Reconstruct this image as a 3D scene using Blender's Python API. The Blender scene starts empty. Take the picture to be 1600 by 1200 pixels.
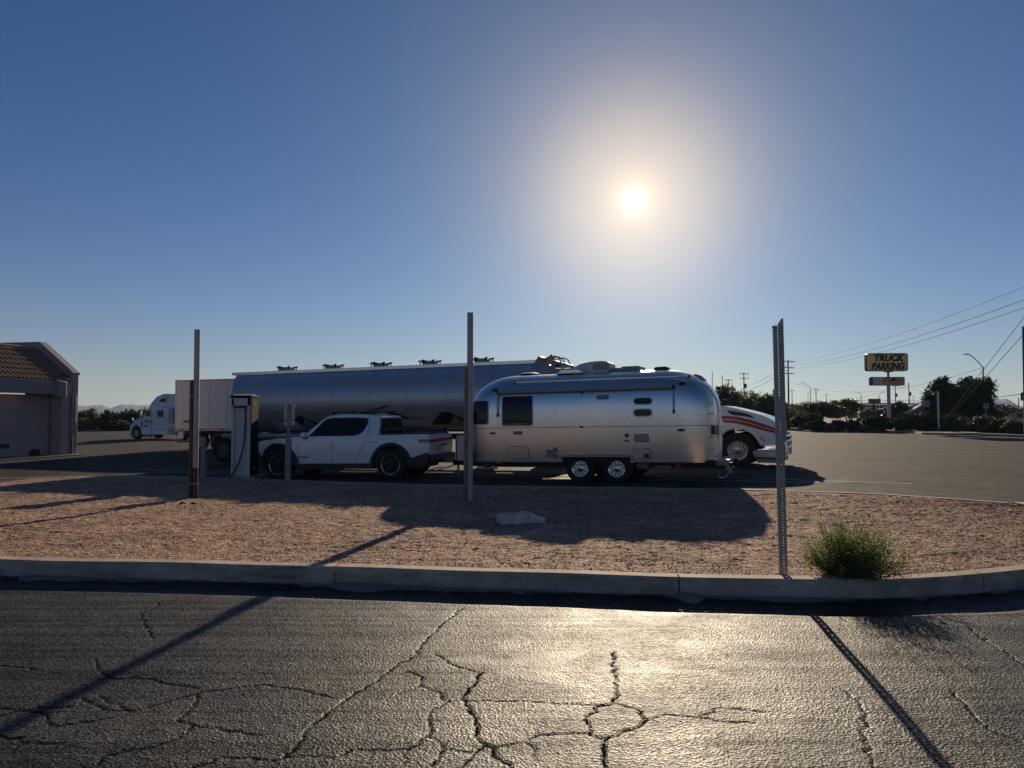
import bpy, bmesh, math, random
import numpy as np
from mathutils import Vector, Matrix, noise
S = bpy.context.scene
COL = S.collection
PI = math.pi
R = math.radians
rnd = random.Random(7)
# ---------------------------------------------------------------- camera
F = 1150.0; PITCH = math.atan(45/F); HC = 1.7
cd = bpy.data.cameras.new('camera'); cam = bpy.data.objects.new('camera', cd); COL.objects.link(cam)
cd.sensor_width = 36; cd.lens = F/1600*36; cd.clip_start = .1; cd.clip_end = 20000
cam.location = (0, 0, HC); cam.rotation_euler = (PI/2+PITCH, 0, 0)
S.camera = cam
# ---------------------------------------------------------------- sky and sun
SUN_AZ = math.atan((993-800)/F*math.cos(PITCH)); SUN_EL = R(16.1)
sund = Vector((math.sin(SUN_AZ)*math.cos(SUN_EL), math.cos(SUN_AZ)*math.cos(SUN_EL), math.sin(SUN_EL)))
W = bpy.data.worlds.new('World'); S.world = W; W.use_nodes = True
nt = W.node_tree; nt.nodes.clear()
def wn(t, **k):
    n = nt.nodes.new(t)
    for a, b in k.items(): setattr(n, a, b)
    return n
out = wn('ShaderNodeOutputWorld'); bg = wn('ShaderNodeBackground')
sky = wn('ShaderNodeTexSky', sky_type='NISHITA'); sky.sun_disc = False
sky.sun_elevation = SUN_EL; sky.sun_rotation = SUN_AZ; sky.altitude = 300; sky.air_density = 1.0; sky.dust_density = .12; sky.ozone_density = 2.2
SKY = .055
bg.inputs['Strength'].default_value = SKY
# warm aureole that dust in the air makes round the sun
tc = wn('ShaderNodeTexCoord'); dot = wn('ShaderNodeVectorMath', operation='DOT_PRODUCT'); dot.inputs[1].default_value = sund
nt.links.new(tc.outputs['Generated'], dot.inputs[0])
ac = wn('ShaderNodeMath', operation='ARCCOSINE'); nt.links.new(dot.outputs['Value'], ac.inputs[0])
tint = wn('ShaderNodeVectorMath', operation='MULTIPLY'); tint.inputs[1].default_value = (.40, .66, 1.0); nt.links.new(sky.outputs[0], tint.inputs[0])
last = tint.outputs[0]
def lobe(sig, col, last, p=2.0):
    d = wn('ShaderNodeMath', operation='DIVIDE'); d.inputs[1].default_value = R(sig); nt.links.new(ac.outputs[0], d.inputs[0])
    q = wn('ShaderNodeMath', operation='POWER'); q.inputs[1].default_value = p; nt.links.new(d.outputs[0], q.inputs[0])
    m = wn('ShaderNodeMath', operation='MULTIPLY'); m.inputs[1].default_value = -1; nt.links.new(q.outputs[0], m.inputs[0])
    e = wn('ShaderNodeMath', operation='EXPONENT'); nt.links.new(m.outputs[0], e.inputs[0])
    c = wn('ShaderNodeVectorMath', operation='SCALE'); c.inputs[0].default_value = [x/SKY for x in col]; nt.links.new(e.outputs[0], c.inputs['Scale'])
    a = wn('ShaderNodeVectorMath', operation='ADD'); nt.links.new(last, a.inputs[0]); nt.links.new(c.outputs[0], a.inputs[1])
    return a.outputs[0]
LOBES = [(.52, (2.8, 2.4, 1.8), 2.0), (1.2, (.26, .21, .12), 2.0), (2.4, (.22, .17, .09), 2), (6.8, (.50, .35, .17), 2.2), (11.5, (.19, .13, .035), 2), (22, (.07, .06, .03), 2)]
for s_, c_, p_ in LOBES: last = lobe(s_, c_, last, p_)
# pale band of dust low over the horizon
sx = wn('ShaderNodeSeparateXYZ'); nt.links.new(tc.outputs['Generated'], sx.inputs[0])
ab = wn('ShaderNodeMath', operation='ABSOLUTE'); nt.links.new(sx.outputs['Z'], ab.inputs[0])
mm = wn('ShaderNodeMath', operation='MULTIPLY'); mm.inputs[1].default_value = -1/.10; nt.links.new(ab.outputs[0], mm.inputs[0])
ee = wn('ShaderNodeMath', operation='EXPONENT'); nt.links.new(mm.outputs[0], ee.inputs[0])
cc = wn('ShaderNodeVectorMath', operation='SCALE'); cc.inputs[0].default_value = [x/SKY for x in (.25, .12, .04)]; nt.links.new(ee.outputs[0], cc.inputs['Scale'])
aa = wn('ShaderNodeVectorMath', operation='ADD'); nt.links.new(last, aa.inputs[0]); nt.links.new(cc.outputs[0], aa.inputs[1]); last = aa.outputs[0]
nt.links.new(last, bg.inputs['Color']); nt.links.new(bg.outputs[0], out.inputs[0])
sl = bpy.data.lights.new('sun', 'SUN'); sl.energy = 5.0; sl.angle = R(.53); sl.color = (1, .82, .60)
so = bpy.data.objects.new('sun', sl); COL.objects.link(so); so.location = (0, 0, 50)
so.rotation_euler = (-sund).to_track_quat('-Z', 'Y').to_euler()
S.view_settings.view_transform = 'Standard'; S.view_settings.look = 'None'; S.view_settings.gamma = 1
S.view_settings.exposure = 0.0; S.view_settings.use_curve_mapping = False
S.cycles.max_bounces = 6; S.cycles.diffuse_bounces = 3; S.cycles.glossy_bounces = 4; S.cycles.transmission_bounces = 4
S.cycles.volume_bounces = 0; S.cycles.sample_clamp_indirect = 4; S.cycles.use_denoising = True
# ---------------------------------------------------------------- measuring helpers
cP, sP = math.cos(PITCH), math.sin(PITCH)
def ray(u, v):
    a = (u-800)/F; c = -(v-600)/F
    return Vector((a, cP-sP*c, sP+cP*c))
CAM = Vector((0, 0, HC))
def at(u, v, Y):
    d = ray(u, v); return CAM+d*(Y/d.y)
def on(u, v, z):
    d = ray(u, v); return CAM+d*((z-HC)/d.z)
ROADZ = .12
def smooth(a, b, x):
    t = min(1, max(0, (x-a)/(b-a))); return t*t*(3-2*t)
def zlot(x, y=30):
    s = .022*(x-2)
    s = max(-.35, min(.07, s))
    return s-.12*smooth(15, 32, -x)
def zasph(x, y):
    t = smooth(7.6, 13, y)
    return t*zlot(x, y)+(1-t)*ROADZ
# ---------------------------------------------------------------- scene helpers
def tag(o, label=None, cat=None, group=None, kind=None):
    if label: o['label'] = label
    if cat: o['category'] = cat
    if group: o['group'] = group
    if kind: o['kind'] = kind
    return o
def thing(name, label, cat, loc=(0, 0, 0), rot=(0, 0, 0), group=None):
    o = bpy.data.objects.new(name, None); COL.objects.link(o)
    o.empty_display_size = .2
    o.location = loc; o.rotation_euler = rot
    return tag(o, label, cat, group)
def mat4(o):
    return Matrix.Translation(o.location) @ o.rotation_euler.to_matrix().to_4x4()
def pix(o, u, v, y):
    """the point of the thing's own plane y = const that the photo shows at u, v (its x and z)"""
    m = mat4(o).inverted(); a = m @ CAM; b = m @ (CAM+ray(u, v)); d = b-a
    p = a+d*((y-a.y)/d.y); return (p.x, p.z)
def addobj(name, me, mat=None, parent=None, loc=None):
    o = bpy.data.objects.new(name, me); COL.objects.link(o)
    if mat: me.materials.append(mat)
    if parent: o.parent = parent
    if loc is not None: o.location = loc
    return o
def tree_copy(o, parent=None):
    c = o.copy(); COL.objects.link(c)
    if parent: c.parent = parent
    for ch in list(o.children): tree_copy(ch, c)
    return c
class M:
    def __init__(s): s.v = []; s.f = []
    def add(s, vs, fs):
        b = len(s.v); s.v += [tuple(p) for p in vs]; s.f += [tuple(i+b for i in f) for f in fs]; return s
    def box(s, c, d, rz=0, m=None):
        x, y, z = d[0]/2, d[1]/2, d[2]/2
        vs = [Vector((i, j, k)) for k in (-z, z) for (i, j) in ((-x, -y), (x, -y), (x, y), (-x, y))]
        if m is None: m = Matrix.Rotation(rz, 3, 'Z')
        return s.add([m @ p+Vector(c) for p in vs], [(3, 2, 1, 0), (4, 5, 6, 7), (0, 1, 5, 4), (1, 2, 6, 5), (2, 3, 7, 6), (3, 0, 4, 7)])
    def bar(s, a, b, w, h=None):
        a = Vector(a); b = Vector(b); d = b-a; q = d.to_track_quat('X', 'Z').to_matrix()
        return s.box((a+b)/2, (d.length, w, h or w), m=q)
    def cyl(s, a, b, r, r2=None, n=16, caps=True):
        a = Vector(a); b = Vector(b); r2 = r if r2 is None else r2
        q = (b-a).to_track_quat('Z', 'Y').to_matrix()
        vs = []
        for p, rr in ((a, r), (b, r2)):
            vs += [p+q @ Vector((rr*math.cos(2*PI*i/n), rr*math.sin(2*PI*i/n), 0)) for i in range(n)]
        fs = [(i, (i+1) % n, n+(i+1) % n, n+i) for i in range(n)]
        if caps: fs += [tuple(range(n-1, -1, -1)), tuple(range(n, 2*n))]
        return s.add(vs, fs)
    def tube(s, pts, r, n=8):
        pts = [Vector(p) for p in pts]; vs = []; fs = []
        rr = r if isinstance(r, (list, tuple)) else [r]*len(pts)
        up = None
        for i, p in enumerate(pts):
            d = (pts[min(i+1, len(pts)-1)]-pts[max(i-1, 0)]).normalized()
            if up is None: up = d.orthogonal().normalized()
            up = (up-d*up.dot(d)).normalized(); w = d.cross(up)
            vs += [p+rr[i]*(math.cos(2*PI*k/n)*up+math.sin(2*PI*k/n)*w) for k in range(n)]
        for i in range(len(pts)-1):
            fs += [(i*n+k, i*n+(k+1) % n, (i+1)*n+(k+1) % n, (i+1)*n+k) for k in range(n)]
        fs += [tuple(range(n-1, -1, -1)), tuple(range((len(pts)-1)*n, len(pts)*n))]
        return s.add(vs, fs)
    def lathe(s, prof, c, axis='Y', n=32, sgn=1, caps=True):
        """prof: (radius, offset along the axis)"""
        vs = []; fs = []
        for (r, h) in prof:
            for i in range(n):
                a = 2*PI*i/n; x, y = r*math.cos(a), r*math.sin(a)
                p = {'Y': (x, h*sgn, y), 'X': (h*sgn, x, y), 'Z': (x, y, h*sgn)}[axis]
                vs.append(Vector(c)+Vector(p))
        for j in range(len(prof)-1):
            fs += [(j*n+i, j*n+(i+1) % n, (j+1)*n+(i+1) % n, (j+1)*n+i) for i in range(n)]
        if caps and prof[0][0] > 1e-4: fs.append(tuple(range(n)))
        if caps and prof[-1][0] > 1e-4: fs.append(tuple(range((len(prof)-1)*n, len(prof)*n)))
        return s.add(vs, fs)
    def prism(s, poly, a, b, plane='XZ'):
        """poly in a plane, extruded between a and b on the third axis"""
        def P(p, h): return {'XZ': (p[0], h, p[1]), 'YZ': (h, p[0], p[1]), 'XY': (p[0], p[1], h)}[plane]
        n = len(poly)
        vs = [P(p, a) for p in poly]+[P(p, b) for p in poly]
        return s.add(vs, [tuple(range(n)), tuple(range(2*n-1, n-1, -1))]+[(i, (i+1) % n, n+(i+1) % n, n+i) for i in range(n)])
    def build(s, name, mat, parent=None, sm=True, bevel=0, seg=2, fn=None, cuts=None, ang=35, loc=None):
        me = bpy.data.meshes.new(name); me.from_pydata(s.v, [], s.f)
        bm = bmesh.new(); bm.from_mesh(me)
        if cuts:
            for ax, vals in cuts.items():
                no = {'x': (1, 0, 0), 'y': (0, 1, 0), 'z': (0, 0, 1)}[ax]
                for c in vals:
                    bmesh.ops.bisect_plane(bm, geom=bm.verts[:]+bm.edges[:]+bm.faces[:], plane_co=tuple(c*k for k in no), plane_no=no, dist=1e-5)
        if fn:
            for v in bm.verts: v.co = fn(*v.co)
        bmesh.ops.recalc_face_normals(bm, faces=bm.faces)
        bm.to_mesh(me); bm.free()
        if sm:
            me.polygons.foreach_set('use_smooth', [True]*len(me.polygons)); me.set_sharp_from_angle(angle=R(ang))
        o = addobj(name, me, mat, parent, loc)
        if bevel:
            b = o.modifiers.new('bevel', 'BEVEL'); b.width = bevel; b.segments = seg; b.limit_method = 'ANGLE'; b.angle_limit = R(40)
            b.harden_normals = False
        return o
def rr(x0, x1, z0, z1, r, n=5):
    o = []
    for cx, cz, a0 in ((x1-r, z1-r, 0), (x0+r, z1-r, 90), (x0+r, z0+r, 180), (x1-r, z0+r, 270)):
        for i in range(n+1):
            a = R(a0+90*i/n); o.append((cx+r*math.cos(a), cz+r*math.sin(a)))
    return o
def patch(name, outline, Y, off, mat, parent, side=1, step=.12, depth=.02, hole=None):
    """a plate that follows the side surface Y(x, z), standing off it"""
    bm = bmesh.new()
    vs = [bm.verts.new((p[0], 0, p[1])) for p in outline]
    if hole:
        n = len(outline); hs = [bm.verts.new((p[0], 0, p[1])) for p in hole]
        for i in range(n): bm.faces.new((vs[i], vs[(i+1) % n], hs[(i+1) % n], hs[i]))
    else: bm.faces.new(vs)
    xs = [p[0] for p in outline]; zs = [p[1] for p in outline]
    for lo, hi, no in ((min(xs), max(xs), (1, 0, 0)), (min(zs), max(zs), (0, 0, 1))):
        k = max(1, int((hi-lo)/step))
        for i in range(1, k):
            c = lo+(hi-lo)*i/k
            bmesh.ops.bisect_plane(bm, geom=bm.verts[:]+bm.edges[:]+bm.faces[:], plane_co=tuple(c*q for q in no), plane_no=no, dist=1e-5)
    for v in bm.verts: v.co.y = side*(Y(v.co.x, v.co.z)+off)
    be = [e for e in bm.edges if e.is_boundary]
    r = bmesh.ops.extrude_edge_only(bm, edges=be)
    for g in r['geom']:
        if isinstance(g, bmesh.types.BMVert): g.co.y -= side*(depth+off)
    bmesh.ops.recalc_face_normals(bm, faces=bm.faces)
    me = bpy.data.meshes.new(name); bm.to_mesh(me); bm.free()
    me.polygons.foreach_set('use_smooth', [True]*len(me.polygons)); me.set_sharp_from_angle(angle=R(35))
    return addobj(name, me, mat, parent)
def text(name, body, size, mat, parent, loc, rot, ext=.004, shear=0, bold=0, align='CENTER', sx=1.0, kind=None):
    c = bpy.data.curves.new(name, 'FONT'); c.body = body; c.size = size; c.extrude = ext; c.shear = shear; c.offset = bold
    c.align_x = align; c.align_y = 'CENTER'; c.resolution_u = 3
    o = bpy.data.objects.new(name, c); COL.objects.link(o); c.materials.append(mat); o.parent = parent
    dg = bpy.context.evaluated_depsgraph_get(); dg.update()
    me = bpy.data.meshes.new_from_object(o.evaluated_get(dg)); me.transform(Matrix.Diagonal((sx, 1, 1, 1))); bpy.data.objects.remove(o)
    q = bpy.data.objects.new(name, me); COL.objects.link(q); q.parent = parent; q.location = loc; q.rotation_euler = rot
    return q
# ---------------------------------------------------------------- materials
MATS = {}
def mat(name, col, rough=.6, metal=0, var=0, vs=3.0, bump=0, bs=60, spec=.5, coat=0, col2=None, em=None, trans=0, alpha=1, detail=5, stretch=None):
    if name in MATS: return MATS[name]
    m = bpy.data.materials.new(name); m.use_nodes = True; MATS[name] = m
    t = m.node_tree; b = t.nodes['Principled BSDF']
    b.inputs['Base Color'].default_value = (*col, 1); b.inputs['Roughness'].default_value = rough; b.inputs['Metallic'].default_value = metal
    b.inputs['Specular IOR Level'].default_value = spec; b.inputs['Coat Weight'].default_value = coat; b.inputs['Coat Roughness'].default_value = .06
    b.inputs['Transmission Weight'].default_value = trans; b.inputs['Alpha'].default_value = alpha
    if em: b.inputs['Emission Color'].default_value = (*em[:3], 1); b.inputs['Emission Strength'].default_value = em[3]
    g = t.nodes.new('ShaderNodeTexCoord'); src = g.outputs['Object']
    if stretch:
        mp = t.nodes.new('ShaderNodeMapping'); mp.inputs['Scale'].default_value = stretch; t.links.new(src, mp.inputs[0]); src = mp.outputs[0]
    if var or col2:
        n = t.nodes.new('ShaderNodeTexNoise'); n.inputs['Scale'].default_value = vs; n.inputs['Detail'].default_value = detail; n.inputs['Roughness'].default_value = .6
        t.links.new(src, n.inputs[0])
        rp = t.nodes.new('ShaderNodeValToRGB'); rp.color_ramp.elements[0].position = .32; rp.color_ramp.elements[1].position = .68
        c2 = col2 or tuple(min(1, c*(1+var)) for c in col); c1 = col if col2 else tuple(c*(1-var) for c in col)
        rp.color_ramp.elements[0].color = (*c1, 1); rp.color_ramp.elements[1].color = (*c2, 1)
        t.links.new(n.outputs[0], rp.inputs[0]); t.links.new(rp.outputs[0], b.inputs['Base Color'])
        rm = t.nodes.new('ShaderNodeMapRange'); rm.inputs['To Min'].default_value = max(0, rough-.08); rm.inputs['To Max'].default_value = min(1, rough+.1)
        t.links.new(n.outputs[0], rm.inputs[0]); t.links.new(rm.outputs[0], b.inputs['Roughness'])
    if bump:
        n2 = t.nodes.new('ShaderNodeTexNoise'); n2.inputs['Scale'].default_value = bs; n2.inputs['Detail'].default_value = 3
        t.links.new(src, n2.inputs[0])
        bp = t.nodes.new('ShaderNodeBump'); bp.inputs['Strength'].default_value = bump; bp.inputs['Distance'].default_value = .01
        t.links.new(n2.outputs[0], bp.inputs['Height']); t.links.new(bp.outputs[0], b.inputs['Normal'])
    return m
# ---------------------------------------------------------------- ground materials (world metres)
def gmat(name):
    m = bpy.data.materials.new(name); m.use_nodes = True; t = m.node_tree; b = t.nodes['Principled BSDF']
    g = t.nodes.new('ShaderNodeNewGeometry')
    def noise_(scale, detail=6, rough=.6, mp=None):
        n = t.nodes.new('ShaderNodeTexNoise'); n.inputs['Scale'].default_value = scale; n.inputs['Detail'].default_value = detail; n.inputs['Roughness'].default_value = rough
        src = g.outputs['Position']
        if mp:
            q = t.nodes.new('ShaderNodeMapping'); q.inputs['Scale'].default_value = mp[:3]; q.inputs['Rotation'].default_value = (0, 0, mp[3] if len(mp) > 3 else 0)
            t.links.new(src, q.inputs[0]); src = q.outputs[0]
        t.links.new(src, n.inputs[0]); return n.outputs[0]
    def ramp(fac, *st):
        r = t.nodes.new('ShaderNodeValToRGB'); e = r.color_ramp.elements
        while len(e) < len(st): e.new(.5)
        for i, (p, c) in enumerate(st): e[i].position = p; e[i].color = (*c, 1) if len(c) == 3 else c
        t.links.new(fac, r.inputs[0]); return r.outputs[0]
    def mix(fac, a, c, mode='MIX'):
        x = t.nodes.new('ShaderNodeMix'); x.data_type = 'RGBA'; x.blend_type = mode
        if isinstance(fac, float): x.inputs[0].default_value = fac
        else: t.links.new(fac, x.inputs[0])
        for k, q in ((6, a), (7, c)):
            if isinstance(q, tuple): x.inputs[k].default_value = (*q, 1)
            else: t.links.new(q, x.inputs[k])
        return x.outputs[2]
    def bump(h, strength, dist, prev=None):
        p = t.nodes.new('ShaderNodeBump'); p.inputs['Strength'].default_value = strength; p.inputs['Distance'].default_value = dist
        t.links.new(h, p.inputs['Height'])
        if prev: t.links.new(prev, p.inputs['Normal'])
        return p.outputs[0]
    return m, t, b, g, noise_, ramp, mix, bump
def asphalt_mat(name='asphalt', spec=.36, r0=.51, k=1.0, TRK=1.0):
    m, t, b, g, N, ramp, mix, bump = gmat(name)
    agg = t.nodes.new('ShaderNodeTexVoronoi'); agg.inputs['Scale'].default_value = 72; t.links.new(g.outputs['Position'], agg.inputs[0])
    stone = ramp(agg.outputs['Color'], (.0, (.006*k, .006*k, .006*k)), (.55, (.021*k, .0195*k, .0175*k)), (1, (.075*k, .067*k, .056*k)))
    patch_ = ramp(N(.9, 6), (.35, (.72, .72, .74)), (.65, (1.15, 1.12, 1.08)))
    c = mix(1.0, stone, patch_, 'MULTIPLY')
    c = mix(.85, c, ramp(N(4.5, 7, .72), (.36, (.55, .54, .54)), (.50, (1, 1, 1)), (.66, (1.45, 1.38, 1.3))), 'MULTIPLY')
    c = mix(.8, c, ramp(N(.33, 5, .6), (.36, (.62, .60, .58)), (.5, (1, 1, 1))), 'MULTIPLY')
    # long tyre tracks that run with the kerb
    tr = ramp(N(1.0, 4, .55, (.07, 8.0, 1, R(-1.8))), (.44, (.30, .30, .31)), (.51, (1, 1, 1)))
    c = mix(.7*TRK, c, tr, 'MULTIPLY')
    at_ = t.nodes.new('ShaderNodeAttribute'); at_.attribute_name = 'crack'
    c = mix(at_.outputs['Fac'], c, (.012, .011, .010))
    at2 = t.nodes.new('ShaderNodeAttribute'); at2.attribute_name = 'mark'
    c = mix(at2.outputs['Fac'], c, (.16, .155, .14))
    at3 = t.nodes.new('ShaderNodeAttribute'); at3.attribute_name = 'sand'
    c = mix(at3.outputs['Fac'], c, ramp(N(40, 4), (.3, (.2, .16, .12)), (.7, (.36, .29, .22))))
    t.links.new(c, b.inputs['Base Color'])
    rm_ = t.nodes.new('ShaderNodeAttribute'); rm_.attribute_name = 'rim'
    S0 = spec
    sv = ramp(agg.outputs['Color'], (.12, (S0*.35,)*3), (.45, (S0*.95,)*3), (.9, (S0*1.6,)*3))
    sv = mix(1.0, sv, ramp(N(30, 3, .7), (.38, (.35,)*3), (.50, (1.0,)*3)), 'MULTIPLY')
    sv = mix(.6*TRK, sv, tr, 'MULTIPLY'); sv = mix(.8, sv, ramp(N(1.7, 6, .7), (.35, (.6,)*3), (.62, (1.15,)*3)), 'MULTIPLY')
    sv = mix(at2.outputs['Fac'], sv, (.75, .75, .75)); sv = mix(rm_.outputs['Fac'], sv, (0, 0, 0)); t.links.new(sv, b.inputs['Specular IOR Level'])
    rg = ramp(N(2.2, 6, .6), (.3, (r0,)*3), (.7, (r0+.14,)*3)); t.links.new(rg, b.inputs['Roughness'])
    b.inputs['Specular IOR Level'].default_value = spec
    n1 = bump(agg.outputs['Distance'], .75, .0055)
    n2 = bump(N(130, 4, .7), .22, .006, n1); t.links.new(n2, b.inputs['Normal'])
    return m
def gravel_mat():
    m, t, b, g, N, ramp, mix, bump = gmat('gravel')
    v = t.nodes.new('ShaderNodeTexVoronoi'); v.inputs['Scale'].default_value = 42; t.links.new(g.outputs['Position'], v.inputs[0])
    c = ramp(v.outputs['Color'], (0, (.17, .10, .068)), (.5, (.51, .33, .22)), (1, (.76, .56, .42)))
    c = mix(.8, c, ramp(N(.8, 6), (.35, (.62, .55, .50)), (.65, (1.2, 1.15, 1.10))), 'MULTIPLY')
    c = mix(.7, c, ramp(N(5, 6, .7, (1, 2.8, 1)), (.42, (.42, .32, .27)), (.56, (1.05, 1.02, 1.0))), 'MULTIPLY')  # dark streaks put the shadows behind pebble ridges into the colour
    t.links.new(c, b.inputs['Base Color']); b.inputs['Roughness'].default_value = .9; b.inputs['Specular IOR Level'].default_value = .25
    n1 = bump(v.outputs['Distance'], .8, .012); n2 = bump(N(9, 6, .65), .7, .05, n1); t.links.new(n2, b.inputs['Normal'])
    return m
def concrete_mat(name='concrete', c1=(.26, .225, .19), c2=(.42, .37, .32)):
    m, t, b, g, N, ramp, mix, bump = gmat(name)
    c = ramp(N(3.0, 8, .65), (.3, c1), (.7, c2))
    c = mix(.5, c, ramp(N(30, 4, .7), (.4, (.7, .68, .66)), (.6, (1.1, 1.1, 1.1))), 'MULTIPLY')
    # tyre scuffs and dirt stains
    c = mix(.7, c, ramp(N(1.3, 7, .7, (1.0, 1.0, 9)), (.45, (1, 1, 1)), (.68, (.42, .39, .36))), 'MULTIPLY')
    t.links.new(c, b.inputs['Base Color']); b.inputs['Roughness'].default_value = .85; b.inputs['Specular IOR Level'].default_value = .3
    t.links.new(bump(N(90, 5, .7), .25, .004, bump(N(12, 4), .25, .006)), b.inputs['Normal'])
    return m
def dirt_mat():
    m, t, b, g, N, ramp, mix, bump = gmat('desert_soil')
    c = ramp(N(.15, 8, .6), (.3, (.17, .13, .095)), (.7, (.28, .215, .16)))
    t.links.new(c, b.inputs['Base Color']); b.inputs['Roughness'].default_value = .95
    t.links.new(bump(N(3, 8, .7), .6, .05), b.inputs['Normal'])
    return m
ASPH, GRAV, CONC, DIRT = asphalt_mat(), gravel_mat(), concrete_mat(), dirt_mat()
LOTA = asphalt_mat('old_asphalt', .10, .76, 3.0, .25)
KERBF = concrete_mat('kerb_concrete', (.40, .31, .225), (.72, .57, .43))
def fgrid(name, xs, ys, zf, mat, skip=None):
    X, Y = np.meshgrid(xs, ys); Z = zf(X, Y)
    V = np.stack([X, Y, Z], -1).reshape(-1, 3)
    nx, ny = len(xs), len(ys)
    i = np.arange(nx-1); j = np.arange(ny-1); I, J = np.meshgrid(i, j)
    if skip is not None:
        cx = (X[:-1, :-1]+X[1:, 1:])/2; cy = (Y[:-1, :-1]+Y[1:, 1:])/2; k = ~skip(cx, cy); I = I[k]; J = J[k]
    a = (J*nx+I).ravel(); Fq = np.stack([a, a+1, a+nx+1, a+nx], -1).astype(np.int32)
    me = bpy.data.meshes.new(name); me.vertices.add(len(V)); me.vertices.foreach_set('co', V.ravel().astype(np.float32))
    me.loops.add(Fq.size); me.loops.foreach_set('vertex_index', Fq.ravel()); me.polygons.add(len(Fq))
    me.polygons.foreach_set('loop_start', np.arange(0, Fq.size, 4, dtype=np.int32)); me.update(calc_edges=True)
    me.polygons.foreach_set('use_smooth', np.ones(len(Fq), bool)); me.validate()
    return addobj(name, me, mat), V
zaV = np.vectorize(zasph)
# front kerb line (upper front edge) and back kerb line (upper back edge) of the island
front_px = [(0, 875), (300, 880), (600, 888), (800, 894), (1000, 900), (1200, 905.5), (1320, 907), (1420, 904.5), (1500, 900.5), (1600, 892)]
FK = [on(u, v, .18) for u, v in front_px]
FK = [Vector((-14.5, 9.35, .18)), Vector((-9.5, 8.55, .18))]+FK+[Vector((6.3, 7.9, .18)), Vector((7.4, 8.9, .18)), Vector((8.2, 10.0, .18))]
back_px = [(-60, 753), (0, 750.5), (95, 745), (187, 742.5), (290, 744.5), (400, 748), (550, 753), (700, 757.5), (1000, 761.5), (1224, 765.5), (1400, 772), (1520, 780), (1600, 788)]
def solve_back(u, v):
    z = 0
    for _ in range(8):
        p = on(u, v, z); z = zlot(p.x)+.10
    return on(u, v, z)
BK = [solve_back(u, v) for u, v in back_px]
def resample(P, xs):
    px = np.array([p.x for p in P]); return np.interp(xs, px, [p.y for p in P])
XS = np.unique(np.concatenate([np.arange(-14.4, 8.6, .25), [8.55]]))
yF = resample(FK, XS); yB = resample(BK, XS)
ker = np.array([1, 2, 3, 2, 1])/9.0
def sm_(a):
    p = np.pad(a, 2, mode='edge'); return np.convolve(p, ker, 'valid')
yF = sm_(yF); yB = sm_(yB)
# right end of the island closes beyond the frame
yB = np.where(XS > 8.0, np.maximum(yF+.5, yB), yB)
def yfront(x): return float(np.interp(x, XS, yF))
def yback(x): return float(np.interp(x, XS, yB))
def zback(x): return zlot(x)+.10
def zisl(x, y):
    a, b = yfront(x)+.14, yback(x)-.14
    t = min(1, max(0, (y-a)/(b-a)))
    return .17*(1-t)+(zback(x)-.01)*t-.045*math.sin(PI*t)
# island gravel: a fine sheet that follows both kerbs
def build_island():
    nx, ny = 620, 260
    gx = np.linspace(-14.3, 8.5, nx)
    a = np.interp(gx, XS, yF)+.16; b = np.interp(gx, XS, yB)-.13
    tt = np.linspace(0, 1, ny)**1.15
    X = np.repeat(gx[None, :], ny, 0); Y = a[None, :]*(1-tt[:, None])+b[None, :]*tt[:, None]
    zb = np.array([zback(x) for x in gx])-.01
    T = tt[:, None]
    rs = np.random.RandomState(3)
    Z = .17*(1-T)+zb[None, :]*T-.045*np.sin(PI*T)
    env = np.minimum(1, np.minimum(T, 1-T)*12)
    nz = np.zeros_like(Z)
    for sc, am in ((1.2, .012), (3.5, .012), (8, .013), (19, .008)):
        nz += am*np.array([[noise.noise((x*sc, y*sc*1.6, sc)) for x, y in zip(rx, ry)] for rx, ry in zip(X[:, ::2], Y[:, ::2])]).repeat(2, 1)[:, :nx]
    Z = Z+nz*env+rs.normal(0, .0042, Z.shape)*env
    V = np.stack([X, Y, Z], -1).reshape(-1, 3)
    i, j = np.meshgrid(np.arange(nx-1), np.arange(ny-1)); q = (j*nx+i).ravel()
    Fq = np.stack([q, q+1, q+nx+1, q+nx], -1).astype(np.int32)
    me = bpy.data.meshes.new('gravel_island'); me.vertices.add(len(V)); me.vertices.foreach_set('co', V.ravel().astype(np.float32))
    me.loops.add(Fq.size); me.loops.foreach_set('vertex_index', Fq.ravel()); me.polygons.add(len(Fq))
    me.polygons.foreach_set('loop_start', np.arange(0, Fq.size, 4, dtype=np.int32)); me.update(calc_edges=True)
    me.polygons.foreach_set('use_smooth', np.ones(len(Fq), bool))
    tag(addobj('gravel_bed', me, GRAV), 'pinkish brown gravel bed between the two kerbs', kind='structure')
build_island()
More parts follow.
